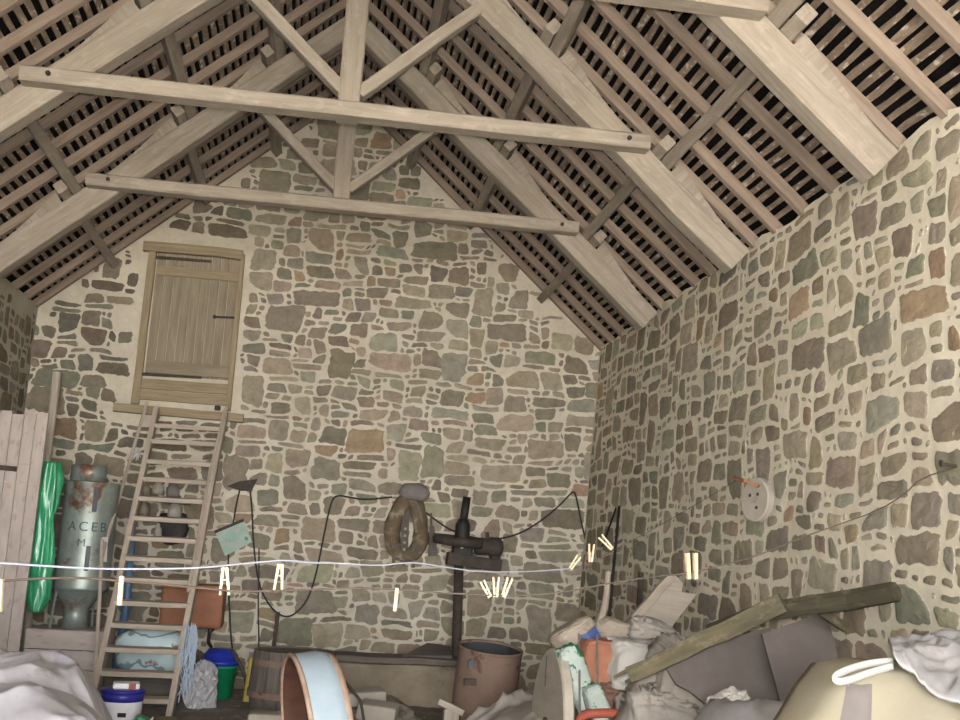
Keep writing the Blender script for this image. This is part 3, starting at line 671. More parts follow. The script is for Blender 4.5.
# buckets by the ladder foot
def pail(name, c, r0, r1, h, mat, label, cat='bucket', inside=None, handle=True, group=None):
    t = thing(name, label, cat, c, group)
    MB().lathe([(0, 0), (r0, 0), (r1, h-.02), (r1*1.06, h-.02), (r1*1.06, h), (r1*.97, h), (r0*.95, .02), (0, .02)], c, n=32).build('body', mat, t, True)
    if handle: MB().tube([Vector(c)+Vector((math.cos(a)*r1*1.08, -.02-.25*r1*math.sin(a), h-.03-math.sin(a)*r1*.8)) for a in [PI*i/12 for i in range(13)]], .004, 6).build('handle', 'iron', t)
    return t
c = at(218, 689, Y=10.5); c = Vector((c.x, 10.5, 0.03))
zt = at(218, 664, Y=10.5).z
pail('green_bucket', c, .11, .155, .40, 'green', 'bright green plastic bucket on the rubble right of the ladder')
cb = Vector((c.x+.0, c.y, .34)); zt2 = at(218, 654, Y=10.5).z
t = thing('blue_basin', 'blue plastic bucket nested in the green bucket', 'bucket', cb)
MB().lathe([(0, .0), (.12, .0), (.165, .10), (.178, .11), (.178, .13), (.165, .13), (.15, .18), (.11, .23), (0, .24)], cb, n=32, dent=.03).build('body', 'blue', t, True)
MB().tube([cb+Vector((-.17, 0, .1)), cb+Vector((-.2, -.02, .05)), cb+Vector((-.19, -.03, -.03))], .008, 6).build('lug', 'blue', t)
q = at(252, 690, Y=10.35); zt = at(250, 657, Y=10.35).z
b = MB(); b.box((q.x, 10.35, (zt+.02)/2), (.13, .10, zt-.02), rot=Euler((0, .06, 0)), bev=.02); y_ = b.build('body', 'yellow', None)
yt = thing('yellow_can', 'tall dull yellow plastic can between the buckets and the barrel', 'can', (q.x, 10.35, 0)); y_.parent = yt; y_.location = (-q.x, -10.35, 0)
MB().tube([(q.x-.03, 10.35, zt), (q.x-.03, 10.35, zt+.04)], .022, 10).build('cap', 'leather_grey', yt)
b = MB(); b.tube([at(231, 650, Y=10.45), at(238, 660, Y=10.4), at(244, 672, Y=10.4), at(247, 688, Y=10.4), (at(247, 688, Y=10.4).x, 10.4, .02)], .016, 8, smooth_path=1)
tag(b.build('hose', 'iron_brown', smooth=True, origin=at(247, 688, Y=10.4)), 'short dark bent hose leaning by the yellow can', 'hose')
b = MB(); q = at(202, 678, Y=10.0); b.blob((q.x, 10.05, .23), (.24, .22, .42), seed=31, amp=.35, ridge=.22, rf=9, n=40, m=26, e=.9); tag(b.build('plastic_bag', 'clear_sheet', origin=(q.x, 10.05, 0)), 'crumpled whitish plastic bag beside the green bucket', 'bag')
# white pail with blue band, small tub on it
c = at(122, 700, Y=8.7); ztop = at(122, 688, Y=8.7).z
c = Vector((c.x, 8.7, 0)); R0 = .15
t = thing('paint_pail', 'white paint pail with a navy blue band below its lid', 'pail', c)
MB().lathe([(0, 0), (R0*.9, 0), (R0, ztop-.085)], c, n=36).build('body', 'pail_white', t, True)
MB().lathe([(R0*1.0, ztop-.085), (R0*1.005, ztop-.085), (R0*1.01, ztop-.02), (R0, ztop-.02)], c, n=36).build('band', 'navy', t, True)
MB().lathe([(R0*1.0, ztop-.025), (R0*1.06, ztop-.025), (R0*1.06, ztop-.004), (R0*.9, ztop), (0, ztop)], c, n=36).build('lid', 'navy', t, True)
MB().box(c+Vector((.03, -R0*.96, ztop-.17)), (.06, .01, .03), bev=.003).build('mark', 'iron', t)
c2 = c+Vector((.02, 0, ztop)); hh = at(124, 682, Y=8.7).z-ztop
t = thing('small_tub', 'small white square tub with a reddish mark standing on the paint pail', 'tub', c2)
MB().box(c2+Vector((0, 0, hh/2)), (.19, .15, hh), rot=Euler((0, 0, .15)), bev=.015).build('body', 'pail_white', t)
MB().box(c2+Vector((.055, -.079, hh*.45)), (.05, .006, .05), rot=Euler((0, 0, .15)), bev=.002).build('mark', 'crimson', t)
q = at(146, 712, Y=8.4); t = thing('green_can', 'dark green plastic can lying in front of the ladder foot', 'can', (q.x, 8.4, 0))
MB().box((q.x, 8.4, .13), (.24, .17, .26), rot=Euler((0, .45, .2)), bev=.03).build('body', 'green', t)
MB().box((q.x+.02, 8.30, .2), (.012, .02, .2), rot=Euler((0, .45, .2))).build('stripe', 'white', t)
q = at(166, 714, Y=8.9); b = MB(); b.lathe([(0, 0), (.1, 0), (.14, .1), (.13, .19), (.115, .19), (.12, .1), (0, .03)], (q.x, 8.9, 0), n=28); tag(b.build('clay_pot', 'leather', smooth=True, origin=(q.x, 8.9, 0)), 'brown round pot beside the green can below the ladder', 'pot')

# ------------------------------------------------------------------ mound of white plastic sheet (left foreground)
def mound(name, x0, x1, y0, y1, hf, seed, mat, nx=70, ny=60, fold=.05, ff=6, sheet=False):
    b = MB(); V = []
    for i in range(nx+1):
        row = []
        for j in range(ny+1):
            u, v = i/nx, j/ny; x, y = x0+(x1-x0)*u, y0+(y1-y0)*v
            w = noise.noise(Vector((x*ff*.35+y*ff*.5, y*ff*.25-x*ff*.3, seed)))
            w2 = noise.noise(Vector((x*ff*1.1-y*ff*.4, y*ff*.9+x*.6, seed+5)))
            z = hf(u, v, x, y)
            if sheet:
                q = Vector((x, y, seed)); wx = x+.25*noise.noise(q*1.7); wy = y+.25*noise.noise(q*1.7+Vector((9, 0, 0)))
                a = max(0, 1-3.2*abs(noise.noise(Vector((wx*1.6+wy*.8, wy*.7-wx*.5, seed)))))**1.5; c_ = max(0, 1-3*abs(noise.noise(Vector((wx*2.6-wy*2.2, (wx+wy)*1.1, seed+8)))))**1.5
                e_ = max(0, 1-3*abs(noise.noise(Vector((wx*7+wy*2, wy*4-wx*3, seed+3)))))
                z += (.075*a+.05*c_+.016*e_-.05)*min(1, z*3)
            elif z > .02: z += fold*((1-abs(w)*2.5)+.6*(1-abs(w2)*2.2))*min(1, z*3)
            row.append(b._v((x, y, max(z, .004))))
        V.append(row)
    for i in range(nx):
        for j in range(ny): b.bm.faces.new((V[i][j], V[i+1][j], V[i+1][j+1], V[i][j+1]))
    low = [[b._v((V[i][j].co.x, V[i][j].co.y, 0)) for j in (0, ny)] for i in range(nx+1)]
    return b
def hump(cx, cy, rx, ry, h, p=2): return lambda x, y: h*max(0, 1-(abs((x-cx)/rx)**p+abs((y-cy)/ry)**p))**.6
h1 = hump(-1.75, 6.6, .83, .9, .87, 2.8); h2 = hump(-1.40, 5.9, .68, .9, .72, 2.6); h3 = hump(-2.3, 6.0, .6, 1.0, .7, 2.4)
b = mound('s', -2.93, -.9, 4.8, 7.7, lambda u, v, x, y: max(h1(x, y), h2(x, y), h3(x, y)), 3, None, 190, 190, .05, 7, True)
tag(b.build('plastic_sheet', 'white_sheet', smooth=True, origin=(-1.9, 6.3, 0)), 'crumpled heap of white plastic sheeting in the lower left corner', 'plastic sheet')

# ------------------------------------------------------------------ rubble along the gable foot
hr = hump(-.6, 10.6, 1.6, 1.3, .14); hr2 = hump(.8, 10.9, 1.5, .9, .10)
b = mound('r', -1.9, 2.4, 9.3, 11.6, lambda u, v, x, y: max(hr(x, y), hr2(x, y)), 8, None, 120, 70, .02, 16)
tag(b.build('rubble', 'rubble', origin=(0, 10.6, 0)), 'dusty grey rubble and straw strewn along the foot of the gable wall', 'rubble', kind='stuff')

# wooden half barrel
Yb = 9.9; c = at(292, 690, Y=Yb); zt = at(292, 650, Y=Yb).z; Rb = .36
t = thing('half_barrel', 'old grey brown wooden barrel behind the pale blue tub', 'barrel', (c.x, Yb, 0))
b = MB()
for i in range(20):
    a0, a1 = 2*PI*i/20+.008, 2*PI*(i+1)/20-.008; rows = []
    for z, rr in ((0, Rb*.9), (zt*.5, Rb*1.02), (zt, Rb*.96)):
        rows.append([b._v((c.x+math.cos(a)*r_, Yb+math.sin(a)*r_, z), (z, a*Rb+i*3, r_)) for a, r_ in ((a0, rr), (a1, rr), (a1, rr-.03), (a0, rr-.03))])
    for A, B_ in zip(rows, rows[1:]):
        for j in range(4): b.bm.faces.new((A[j], A[(j+1) % 4], B_[(j+1) % 4], B_[j]))
    b.bm.faces.new(rows[0]); b.bm.faces.new(rows[-1])
b.build('staves', 'dark_wood', t)
for z in (.12, .45, .85): 
    rr = Rb*(.9+.12*math.sin(PI*z))*1.025; MB().lathe([(rr*.99, zt*z-.025), (rr*1.005, zt*z-.025), (rr*1.005, zt*z+.025), (rr*.99, zt*z+.025)], (c.x, Yb, 0), n=32).build('hoop', 'rust', t)
MB().lathe([(0, zt-.03), (Rb*.93, zt-.03), (Rb*.93, zt-.012), (0, zt-.01)], (c.x, Yb, 0), n=32).build('head', 'dark_wood', t)
# pale blue tub standing on its rim, mouth turned left
Yt = 6.4; Rt = .445
ax = Vector((-.965, -.20, -.17)).normalized()         # towards the mouth
zx = Vector((0, 0, 1)); sidev = ax.cross(zx).normalized(); zx = sidev.cross(ax)
RM = Matrix((sidev, zx, ax)).transposed()
dpt = .12
cc = at(296, 737, Y=Yt)-ax*dpt; cx = cc.x; cc.z = max(cc.z, .44)
t = thing('enamel_tub', 'large pale blue metal tub standing on edge with rusty inside', 'tub', (cx, Yt, 0))
MB().lathe([(Rt*.80, -dpt), (Rt*.93, -dpt*.9), (Rt*.985, -dpt*.3), (Rt*.99, dpt*.8)], cc, RM, n=56, dent=.01).build('shell', 'tub_blue', t, True)
MB().lathe([(Rt*.975, dpt*.78), (Rt*1.0, dpt*.78), (Rt*1.01, dpt*.9), (Rt*1.0, dpt), (Rt*.96, dpt), (Rt*.955, dpt*.8)], cc, RM, n=56).build('rim', 'tub_rim', t, True)
MB().lathe([(Rt*.955, dpt*.9), (Rt*.95, -dpt*.3), (Rt*.88, -dpt*.8), (Rt*.5, -dpt*.9), (0, -dpt*.92)], cc, RM, n=56).build('inside', 'tub_in', t, True)
MB().lathe([(Rt*.80, -dpt*1.02), (Rt*.93, -dpt*.98), (Rt*.955, -dpt*.72), (Rt*.93, -dpt*.70), (0, -dpt*1.0)], cc, RM, n=56).build('base_band', 'tub_rim', t, True)
b = MB(); a_ = at(322, 654, Y=6.6); b.tube([a_, at(345, 682, Y=6.75), at(366, 707, Y=6.9), (at(372, 712, Y=6.9).x, 6.9, 0.02)], .009, 6, smooth_path=1)
tag(b.build('bent_rod', 'iron_brown', origin=at(372, 712, Y=6.9)), 'thin rusty rod leaning against the pale blue tub', 'rod')
# broken whitish blocks
for i, (px, py, sx, sz, rz, lb) in enumerate([(362, 697, .34, .11, .25, 'whitish broken block, upper of two right of the blue tub'), (378, 712, .30, .13, -.25, 'whitish broken block, lower of two right of the blue tub')]):
    q = at(px, py, Y=9.2-.3*i); b = MB(); b.box(q, (sx, .2, sz), rot=Euler((.1, -.05+.15*i, rz)), bev=.02)
    for v in b.bm.verts: v.co += Vector((noise.noise(v.co*9), noise.noise(v.co*9+Vector((5, 0, 0))), noise.noise(v.co*9+Vector((0, 7, 0)))))*.02
    tag(b.build('broken_block', 'stone_pale', origin=q), lb, 'block', 'whitish broken blocks')
q = at(372, 716, Y=9.1); b = MB(); b.blob((q.x, 9.35, .06), (.75, .6, .5), seed=5, amp=.3, ridge=.1, n=30, m=18); tag(b.build('debris_heap', 'rubble', origin=(q.x, 9.2, 0)), 'low dusty heap of debris under the whitish blocks', 'rubble', kind='stuff')
q = at(268, 716, Y=9.0); b = MB(); b.box((q.x, 9.0, q.z/2+.02), (.3, .25, q.z+.02), bev=.03); tag(b.build('pale_stone', 'stone_pale', origin=(q.x, 9.0, 0)), 'pale grey squared stone in front of the wooden barrel', 'stone')
# stone trough with boards on it
Ys = 10.95; a_, c_ = at(345, 662, Y=Ys-.25), at(458, 690, Y=Ys-.25); zt = a_.z
t = thing('stone_trough', 'long tan stone trough at the foot of the gable wall', 'trough', ((a_.x+c_.x)/2, Ys, 0))
b = MB(); b.box(((a_.x+c_.x)/2-.15, Ys+.1, zt/2), (c_.x-a_.x+.4, .62, zt), bev=.04)
bmesh.ops.subdivide_edges(b.bm, edges=list(b.bm.edges), cuts=4, use_grid_fill=True)
for v in b.bm.verts: v.co += v.co.normalized()*0+Vector((noise.noise(v.co*4), noise.noise(v.co*4+Vector((5, 0, 0))), noise.noise(v.co*4+Vector((0, 7, 0)))))*.025
b.build('body', 'stone_trough', t)
p0, p1 = at(330, 655, Y=Ys-.2), at(458, 663, Y=Ys-.2)
tag(MB().bar((p0.x-.05, Ys-.05, zt+.035), (p1.x+.06, Ys-.05, zt+.03), .44, .055, n=6, wob=.008).build('trough_board', 'dark_wood', origin=(p0.x, Ys, zt)), 'long dark plank lying on the stone trough', 'plank')
b = MB(); b.slab([at(402, 662, Y=Ys-.1), at(452, 662, Y=Ys-.1), at(450, 652, Y=Ys+.25), at(427, 649, Y=Ys+.3)], -.03); o = b.build('flat_slate', 'slab', origin=at(420, 660, Y=Ys)); o.location.z += .03
tag(o, 'flat grey stone slab lying on the trough plank by the drill post', 'slab')

# ------------------------------------------------------------------ pillar drill and harness on the gable wall
Ym = 11.25
t = thing('pillar_drill', 'black iron hand pillar drill with a flat flywheel against the gable wall', 'drill', (at(457, 655, Y=Ym).x, Ym, 0))
tp, bt = at(467, 497, Y=Ym), at(456, 660, Y=Ym)
MB().tube([tp, at(463, 523, Y=Ym)], .042, 12).build('spindle', 'iron', t, True)
MB().lathe([(0, 0), (.075, 0), (.078, .02), (.076, .15), (.055, .20), (.045, .21), (0, .21)], at(462, 540, Y=Ym), n=20).build('gear_housing', 'iron', t, True)
lo = at(459, 565, Y=Ym); MB().tube([lo, bt, (bt.x-.03, Ym, .0)], .05, 12).build('column', 'iron_brown', t, True)
# flywheel: horizontal ring with spokes
wc = at(458, 541, Y=Ym-.05); b = MB(); b.lathe([(.20, -.035), (.245, -.045), (.26, 0), (.245, .045), (.20, .035), (.20, -.035)], wc, Euler((.06, .07, 0)).to_matrix(), 40)
for a in (0, 1.57, 3.14, 4.71): b.tube([wc, wc+Vector((math.cos(a)*.25, math.sin(a)*.25, 0))], .014, 6)
b.build('flywheel', 'iron_brown', t, True)
MB().box(at(462, 553, Y=Ym), (.20, .18, .17), bev=.02).build('head_block', 'iron', t)
p = at(475, 561, Y=Ym-.05); MB().bar(at(447, 558, Y=Ym-.06), at(500, 566, Y=Ym-.06), .22, .12, up=(0, 0, 1)).build('base_bracket', 'iron_brown', t)
MB().lathe([(0, -.16), (.07, -.16), (.085, -.12), (.075, -.02), (.10, 0), (.10, .1), (.06, .13), (0, .14)], at(490, 547, Y=Ym-.02), Matrix.Rotation(PI/2, 3, 'Y') @ Matrix.Rotation(.12, 3, 'X'), n=22).build('motor_drum', 'iron_brown', t, True)
MB().box(at(495, 557, Y=Ym), (.10, .12, .16), bev=.01).build('side_bracket', 'iron', t)
MB().tube([at(488, 541, Y=Ym), at(487, 532, Y=Ym)], .02, 8).build('oil_cup', 'iron_brown', t)
MB().lathe([(0, -.008), (.018, -.006), (.018, .006), (0, .008)], at(462, 547, Y=Ym-.10), Matrix.Rotation(PI/2, 3, 'X'), 12).build('bright_nut', 'white', t)
MB().bar(at(462, 560, Y=Ym+.05), at(462, 560, Y=D+.02), .12, .10).build('wall_arm', 'iron_brown', t)
# horse collar
Yc = D-.10; cc_ = at(407, 527, Y=Yc)
t = thing('horse_collar', 'worn brown leather horse collar hanging on the gable wall', 'horse collar', cc_+Vector((0, 0, -.35)))
def loop(rx, rz, zoff, n=30): return [cc_+Vector((rx*math.sin(a)*(1-.25*math.cos(a)), 0, rz*math.cos(a)+zoff)) for a in [2*PI*i/n for i in range(n)]]
L1 = loop(.14, .29, 0); b = MB(); b.tube(L1+L1[:2], .078, 12)
for v in b.bm.verts:
    v.co += (v.co-cc_)*.12*noise.noise(v.co*7)
    v.co.x = cc_.x+(v.co.x-cc_.x)*1.05
b.build('padding', 'leather', t, True)
L2 = [p+Vector((0, -.055, 0)) for p in loop(.155, .30, 0)]; MB().tube(L2+L2[:2], .018, 8).build('hame', 'leather_grey', t, True)
b = MB(); b.blob(at(414, 492, Y=Yc-.03), (.30, .18, .18), seed=12, amp=.2, n=24, m=14, e=.8); b.build('cap', 'leather_grey', t, True)
for dx, ln in ((-.12, .16), (-.02, .13), (.08, .14)): MB().bar(cc_+Vector((dx, -.03, -.27)), cc_+Vector((dx+.01, -.03, -.27-ln)), .035, .012, up=(0, 1, 0)).build('strap', 'leather', t)
MB().bar(cc_+Vector((-.015, -.01, .2)), cc_+Vector((-.02, -.03, -.36)), .075, .03, up=(0, 1, 0), n=4, wob=.006).build('strap', 'dark_wood', t)
for sx in (-1, 1): MB().bar(cc_+Vector((.11*sx, -.06, -.17)), cc_+Vector((.075*sx, -.03, -.33)), .10, .06, up=(0, 1, 0), w1=.05, n=3, wob=.01).build('buckle_flap', 'dark_wood', t)
for i in range(4): MB().lathe([(0, -.012), (.016, 0), (0, .012)], cc_+Vector((-.02, -.07, -.02-.07*i)), Matrix.Rotation(PI/2, 3, 'X'), 10).build('stud', 'stone_pale', t)
q0 = at(431, 513, Y=D-.06); q1 = at(433, 556, Y=D-.06)
b = MB(); b.tube([q0, q0.lerp(q1, .35)], .012, 6); b.bar(q0.lerp(q1, .3), q1, .05, .03, up=(0, 1, 0), w1=.10); tag(b.build('leather_strap', 'dark_wood', origin=q0), 'dark strap tassel hanging right of the horse collar', 'strap')
# pale green notice board
cs = [at(215, 532, Y=D-.06), at(244, 520, Y=D-.06), at(252, 542, Y=D-.06), at(225, 556, Y=D-.06)]
t = thing('green_board', 'pale green square board hanging askew on the gable wall', 'board', cs[3])
MB().slab(cs, .02, nrm=(0, -1, 0)).build('panel', 'board_green', t)
MB().lathe([(0, -.004), (.02, -.003), (.02, .003), (0, .004)], at(246.5, 538.5, Y=D-.085), Matrix.Rotation(PI/2, 3, 'X'), 14).build('hole', 'slot', t)
MB().bar(cs[0]+Vector((0, -.025, 0)), cs[1]+Vector((0, -.025, 0)), .03, .012, up=(0, 1, 0)).build('top_batten', 'iron_brown', t)
# wedge hook on the wall and cables
b = MB(); b.slab([at(227, 486, Y=D-.09), at(240, 481, Y=D-.09), at(257, 479, Y=D-.09), at(251, 491, Y=D-.09), at(240, 490, Y=D-.09)], .12, nrm=(0, -1, 0)); tag(b.build('iron_wedge', 'iron_brown', origin=at(240, 485, Y=D-.09)), 'dark iron wedge hook high on the gable wall above the green board', 'hook')
yw = D-.045
def cable(pts, r, label, name='cable', mat='cable', cat='cable', n=6, sp=2):
    b = MB(); P = [at(p[0], p[1], Y=(p[2] if len(p) > 2 else yw)) for p in pts]; b.tube(P, r, n, smooth_path=sp)
    return tag(b.build(name, mat, smooth=True, origin=P[0]), label, cat)
cable([(240, 489), (236, 505), (233, 525), (229, 545), (228, 566), (229, 600), (231, 640), (233, 652)], .009, 'thin black cable dropping from the iron wedge across the green board')
cable([(250, 489), (252, 510), (253, 535), (255, 560), (259, 585), (267, 602), (276, 613), (288, 618), (300, 610), (309, 597), (316, 575), (322, 545), (328, 515), (332, 500), (337, 495), (348, 497), (365, 500), (392, 497)], .0095, 'black cable hanging in a long loop between iron wedge and collar')
cable([(425, 512), (437, 521), (450, 530), (470, 537), (490, 540), (510, 537), (527, 530), (545, 518), (560, 505), (572, 492), (575, 492), (578, 505), (582, 525), (588, 550), (596, 556, 11.3), (603, 545, 10.9), (610, 525, 10.5), (616, 508, 10.35)], .0095, 'black cable running from the collar past the drill to the corner pipe')
cable([(259, 548), (259, 575), (258, 610), (259, 640), (258, 655)], .007, 'hair thin dark cord below the green board')
p0, p1 = at(617, 506, X=2.80), at(611, 622, X=2.74); p1.y = p0.y = (p0.y+p1.y)/2
b = MB(); b.tube([p0, p1, (p1.x-.02, p1.y, 0)], .014, 8); tag(b.build('corner_pipe', 'cable', smooth=True, origin=(p1.x, p1.y, 0)), 'slim black pipe upright in the right back corner', 'pipe')
b = MB(); q = at(641, 572, X=2.78); b.bar((q.x-.03, q.y, 0), q, .04, .04, n=2); tag(b.build('iron_stake', 'iron_brown', origin=(q.x, q.y, 0)), 'dark stake upright behind the pale broken board', 'stake')
b = MB(); q = at(278, 612, Y=11.5); b.bar((q.x-.03, 11.5, .1), q, .045, .04, n=2); tag(b.build('wall_stake', 'iron_brown', origin=(q.x, 11.5, .1)), 'dark stake against the gable wall below the cable loop', 'stake')

# rusty drum
Yr = 9.5; tp = at(491, 647, Y=Yr); Rr = (at(524, 655, Y=Yr).x-at(461, 655, Y=Yr).x)/2
RM = Euler((.14, .055, 0)).to_matrix(); Hd = tp.z/ (RM @ Vector((0, 0, 1))).z
base = tp-RM @ Vector((0, 0, Hd))
t = thing('oil_drum', 'rusty brown open steel drum tilted before the gable wall', 'drum', (base.x, base.y, 0))
MB().lathe([(0, .012), (Rr*.97, .012), (Rr, .03), (Rr, Hd*.33), (Rr*1.02, Hd*.35), (Rr, Hd*.37), (Rr, Hd-.015)], base, RM, 40, dent=.03, seed=2).build('shell', 'rust', t, True)
MB().lathe([(Rr*.98, Hd-.02), (Rr*1.02, Hd-.02), (Rr*1.02, Hd), (Rr*.97, Hd), (Rr*.96, Hd-.02)], base, RM, 40, dent=.03, seed=2).build('rim', 'rust', t, True)
MB().lathe([(Rr*.97, Hd-.01), (Rr*.96, .05), (0, .05)], base, RM, 40, dent=.03, seed=2).build('inside', 'drum_in', t, True)
q = at(471, 664, Y=Yr-Rr*.85); MB().lathe([(0, -.02), (.04, -.02), (.04, .03), (0, .03)], q, Matrix.Rotation(PI/2, 3, 'X') @ Matrix.Scale(.7, 3, Vector((1, 0, 0))), 16).build('bung_hole', 'slot', t)
q = at(470, 682, Y=Yr-Rr*.86); MB().bar(q-Vector((.05, 0, 0)), q+Vector((.05, 0, 0)), .04, .05).build('hasp', 'iron_brown', t)
q = at(449, 704, Y=9.3); b = MB(); b.bar((q.x-.08, 9.3, q.z+.02), (q.x+.12, 9.25, q.z-.06), .07, .05, n=2); b.box((q.x+.02, 9.3, (q.z-.03)/2), (.12, .12, max(.05, q.z-.04))); tag(b.build('pale_offcut', 'pale_wood', origin=(q.x, 9.3, 0)), 'pale wooden offcut left of the rusty drum', 'offcut')

# big round wooden disc on edge
Yw = 7.3; tpp = at(552, 649, Y=Yw); Rw = tpp.z/2
ax = Vector((-.999, -.01, .03)).normalized(); sidev = ax.cross(Vector((0, 0, 1))).normalized(); zx = sidev.cross(ax); RM = Matrix((sidev, zx, ax)).transposed()
cw = Vector((at(555, 705, Y=Yw).x, Yw, Rw+.004))
t = thing('wooden_disc', 'thick grey wooden disc standing on edge right of the rusty drum', 'wooden disc', (cw.x, Yw, 0))
Rs = Rw; sxw = .40
MB().lathe([(0, -.015), (Rs*.97, -.015), (Rs, -.005), (Rs, .045), (Rs*.97, .055), (0, .055)], cw, RM, 48).build('body', 'wood_disc', t)
b = MB(); b.lathe([(0, .05), (.045, .05), (.045, .07), (0, .07)], cw, RM, 16); b.build('hub', 'iron_brown', t)
for k, (du, dv, L_) in enumerate([(.10, .22, .2), (-.12, -.25, .25)]):
    q = cw+RM @ Vector((du, dv, .057)); MB().bar(q, q+RM @ Vector((.01, L_, 0)), .012, .004, up=ax).build('crack', 'slot', t)

# ------------------------------------------------------------------ sacks heaped in the right back corner
hs = hump(2.0, 7.9, 1.05, 1.3, .62); hs2 = hump(2.05, 6.7, .95, 1.2, .40); hs3 = hump(2.2, 5.9, .8, .9, .62)
b = mound('s', .95, 2.8, 4.9, 9.3, lambda u, v, x, y: max(hs(x, y), hs2(x, y), 0), 14, None, 140, 150, .05, 8, True)
tag(b.build('sack_heap', 'sack_grey', smooth=True, origin=(2, 7.2, 0)), 'low heap of flattened grey sacks under the corner pile', 'sacks', kind='stuff')
def sack(px0, py0, px1, py1, Y, depth, mat, label, seed, rot=(0, 0, 0), amp=.14, ridge=.06, rf=6, e=.6, name='sack', grp='sacks in the right corner pile', sm=True):
    a, c = at(px0, py0, Y=Y), at(px1, py1, Y=Y); ce = (at((px0+px1)/2, (py0+py1)/2, Y=Y))
    b = MB(); b.blob(ce, (abs(c.x-a.x), depth, abs(a.z-c.z)), rot=Euler(rot), seed=seed, amp=amp*1.3, ridge=ridge*1.5, rf=rf*1.5, e=e*.85, n=72, m=44)
    return tag(b.build(name, mat, smooth=sm, origin=ce), label, 'sack', grp)
sack(645, 655, 735, 740, 6.9, .55, 'sack_grey', 'grey woven sack slumped in front of the dark sheets', 3, (0, .5, 0), .25, .10, 8)
sack(625, 690, 690, 760, 6.8, .5, 'sack_grey', 'crumpled grey sack at the bottom of the corner pile', 13, (0, .2, 0), .25, .12, 9)
sack(606, 640, 668, 696, 7.3, .34, 'sack_white', 'white woven sack in the middle of the corner pile', 5, (0, .12, .1), .12, .05, 5, .5)
sack(640, 640, 676, 690, 7.5, .32, 'sack_tan', 'tan sack bulging behind the right side of the white sack', 8, (0, .3, 0))
sack(580, 639, 618, 698, 7.35, .26, 'orange', 'orange sack standing left of the white sack', 7, (0, .04, 0), .08, .03, 4, .4)
sack(594, 684, 645, 715, 7.25, .3, 'net_brown', 'brown net sack lying below the orange sack', 21, (0, .1, 0), .2, .12, 12, .8)
sack(567, 644, 588, 716, 7.15, .16, 'seed', 'green and white printed seed bag nearest the wooden disc', 17, (0, -.42, 0), .08, .03, 5, .5)
sack(587, 684, 606, 726, 7.05, .16, 'seed', 'green and white printed seed bag below the orange sack', 18, (0, -.40, 0), .08, .03, 5, .5)
sack(560, 640, 598, 735, 7.7, .26, 'net_brown', 'dark brown sacking between the seed bags and orange sack', 27, (0, -.2, 0), .15, .1, 10, .7)
sack(552, 622, 594, 650, 7.6, .3, 'sack_tan', 'tan paper sack folded over the top left of the corner pile', 6, (0, -.55, 0), .12, .05, 4, .7)
sack(596, 620, 640, 648, 7.8, .34, 'sack_tan', 'tan paper sack lying on top of the corner pile', 10, (0, .35, 0), .16, .06, 5, .7)
sack(626, 622, 682, 656, 7.7, .4, 'sack_grey', 'grey plastic sack on the pile below the broken board', 11, (0, .35, 0), .2, .1, 6, .8)
q = at(589, 636, Y=7.4); b = MB(); b.bar(at(584, 640, Y=7.38), at(597, 630, Y=7.42), .07, .01, up=(0, 1, 0), n=3, wob=.01); b.bar(at(592, 642, Y=7.37), at(600, 636, Y=7.4), .05, .01, up=(0, 1, 0)); tag(b.build('blue_strap', 'blue_strap', origin=q), 'crumpled blue strap on top of the orange sack', 'strap')
q = at(600, 716, Y=7.0); b = MB(); b.tube([at(578, 722, Y=7.0), at(584, 714, Y=6.98), at(605, 713, Y=6.96), at(622, 714, Y=6.98)], .03, 8, smooth_path=1); tag(b.build('red_tube', 'red', smooth=True, origin=q), 'red plastic tube under the seed bags', 'tube')
for px0, px1, lb in ((579, 580, 'grey cord hanging down between the two seed bags'), (597, 598, 'grey cord hanging down over the orange sack')):
    b = MB(); b.tube([at(px0, 634, Y=7.28), at(px0+.5, 675, Y=7.05), at(px1, 735, Y=6.95)], .008, 6); tag(b.build('cord', 'leather_grey', origin=at(px0, 640, Y=7.2)), lb, 'cord', 'grey cords on the sacks')
b = MB(); b.tube([at(590, 645, Y=7.6), at(598, 628, Y=7.7), at(606, 603, Y=7.9), at(608, 572, Y=8.1)], .035, 8, r1=.022, smooth_path=2); tag(b.build('branch', 'ladder', smooth=True, origin=at(590, 645, Y=7.6)), 'curved brown branch sticking up out of the sacks', 'branch')
# broken boards
bb = lambda px, py: at(px, py, Y=8.3+.0*px)
def bpt(px, py, Y0=7.9): 
    t_ = (640-py)/65; return at(px, py, Y=Y0+.35*t_)
tag(MB().slab([bpt(632, 632), bpt(664, 637), bpt(697, 594), bpt(682, 592), bpt(683, 583), bpt(675, 575), bpt(668, 580)], .03, nrm=(0, -1, 0)).build('broken_board', 'pale_wood', origin=bpt(640, 636)), 'wide pale broken board with a notched end on the sacks', 'board')
tag(MB().bar(bpt(622, 632, 7.83), bpt(671, 576, 7.83), .06, .05, up=(0, 1, 0), n=4, wob=.005).build('narrow_board', 'ladder', origin=bpt(622, 632)), 'narrow brown lath board along the left edge of the broken board', 'board')

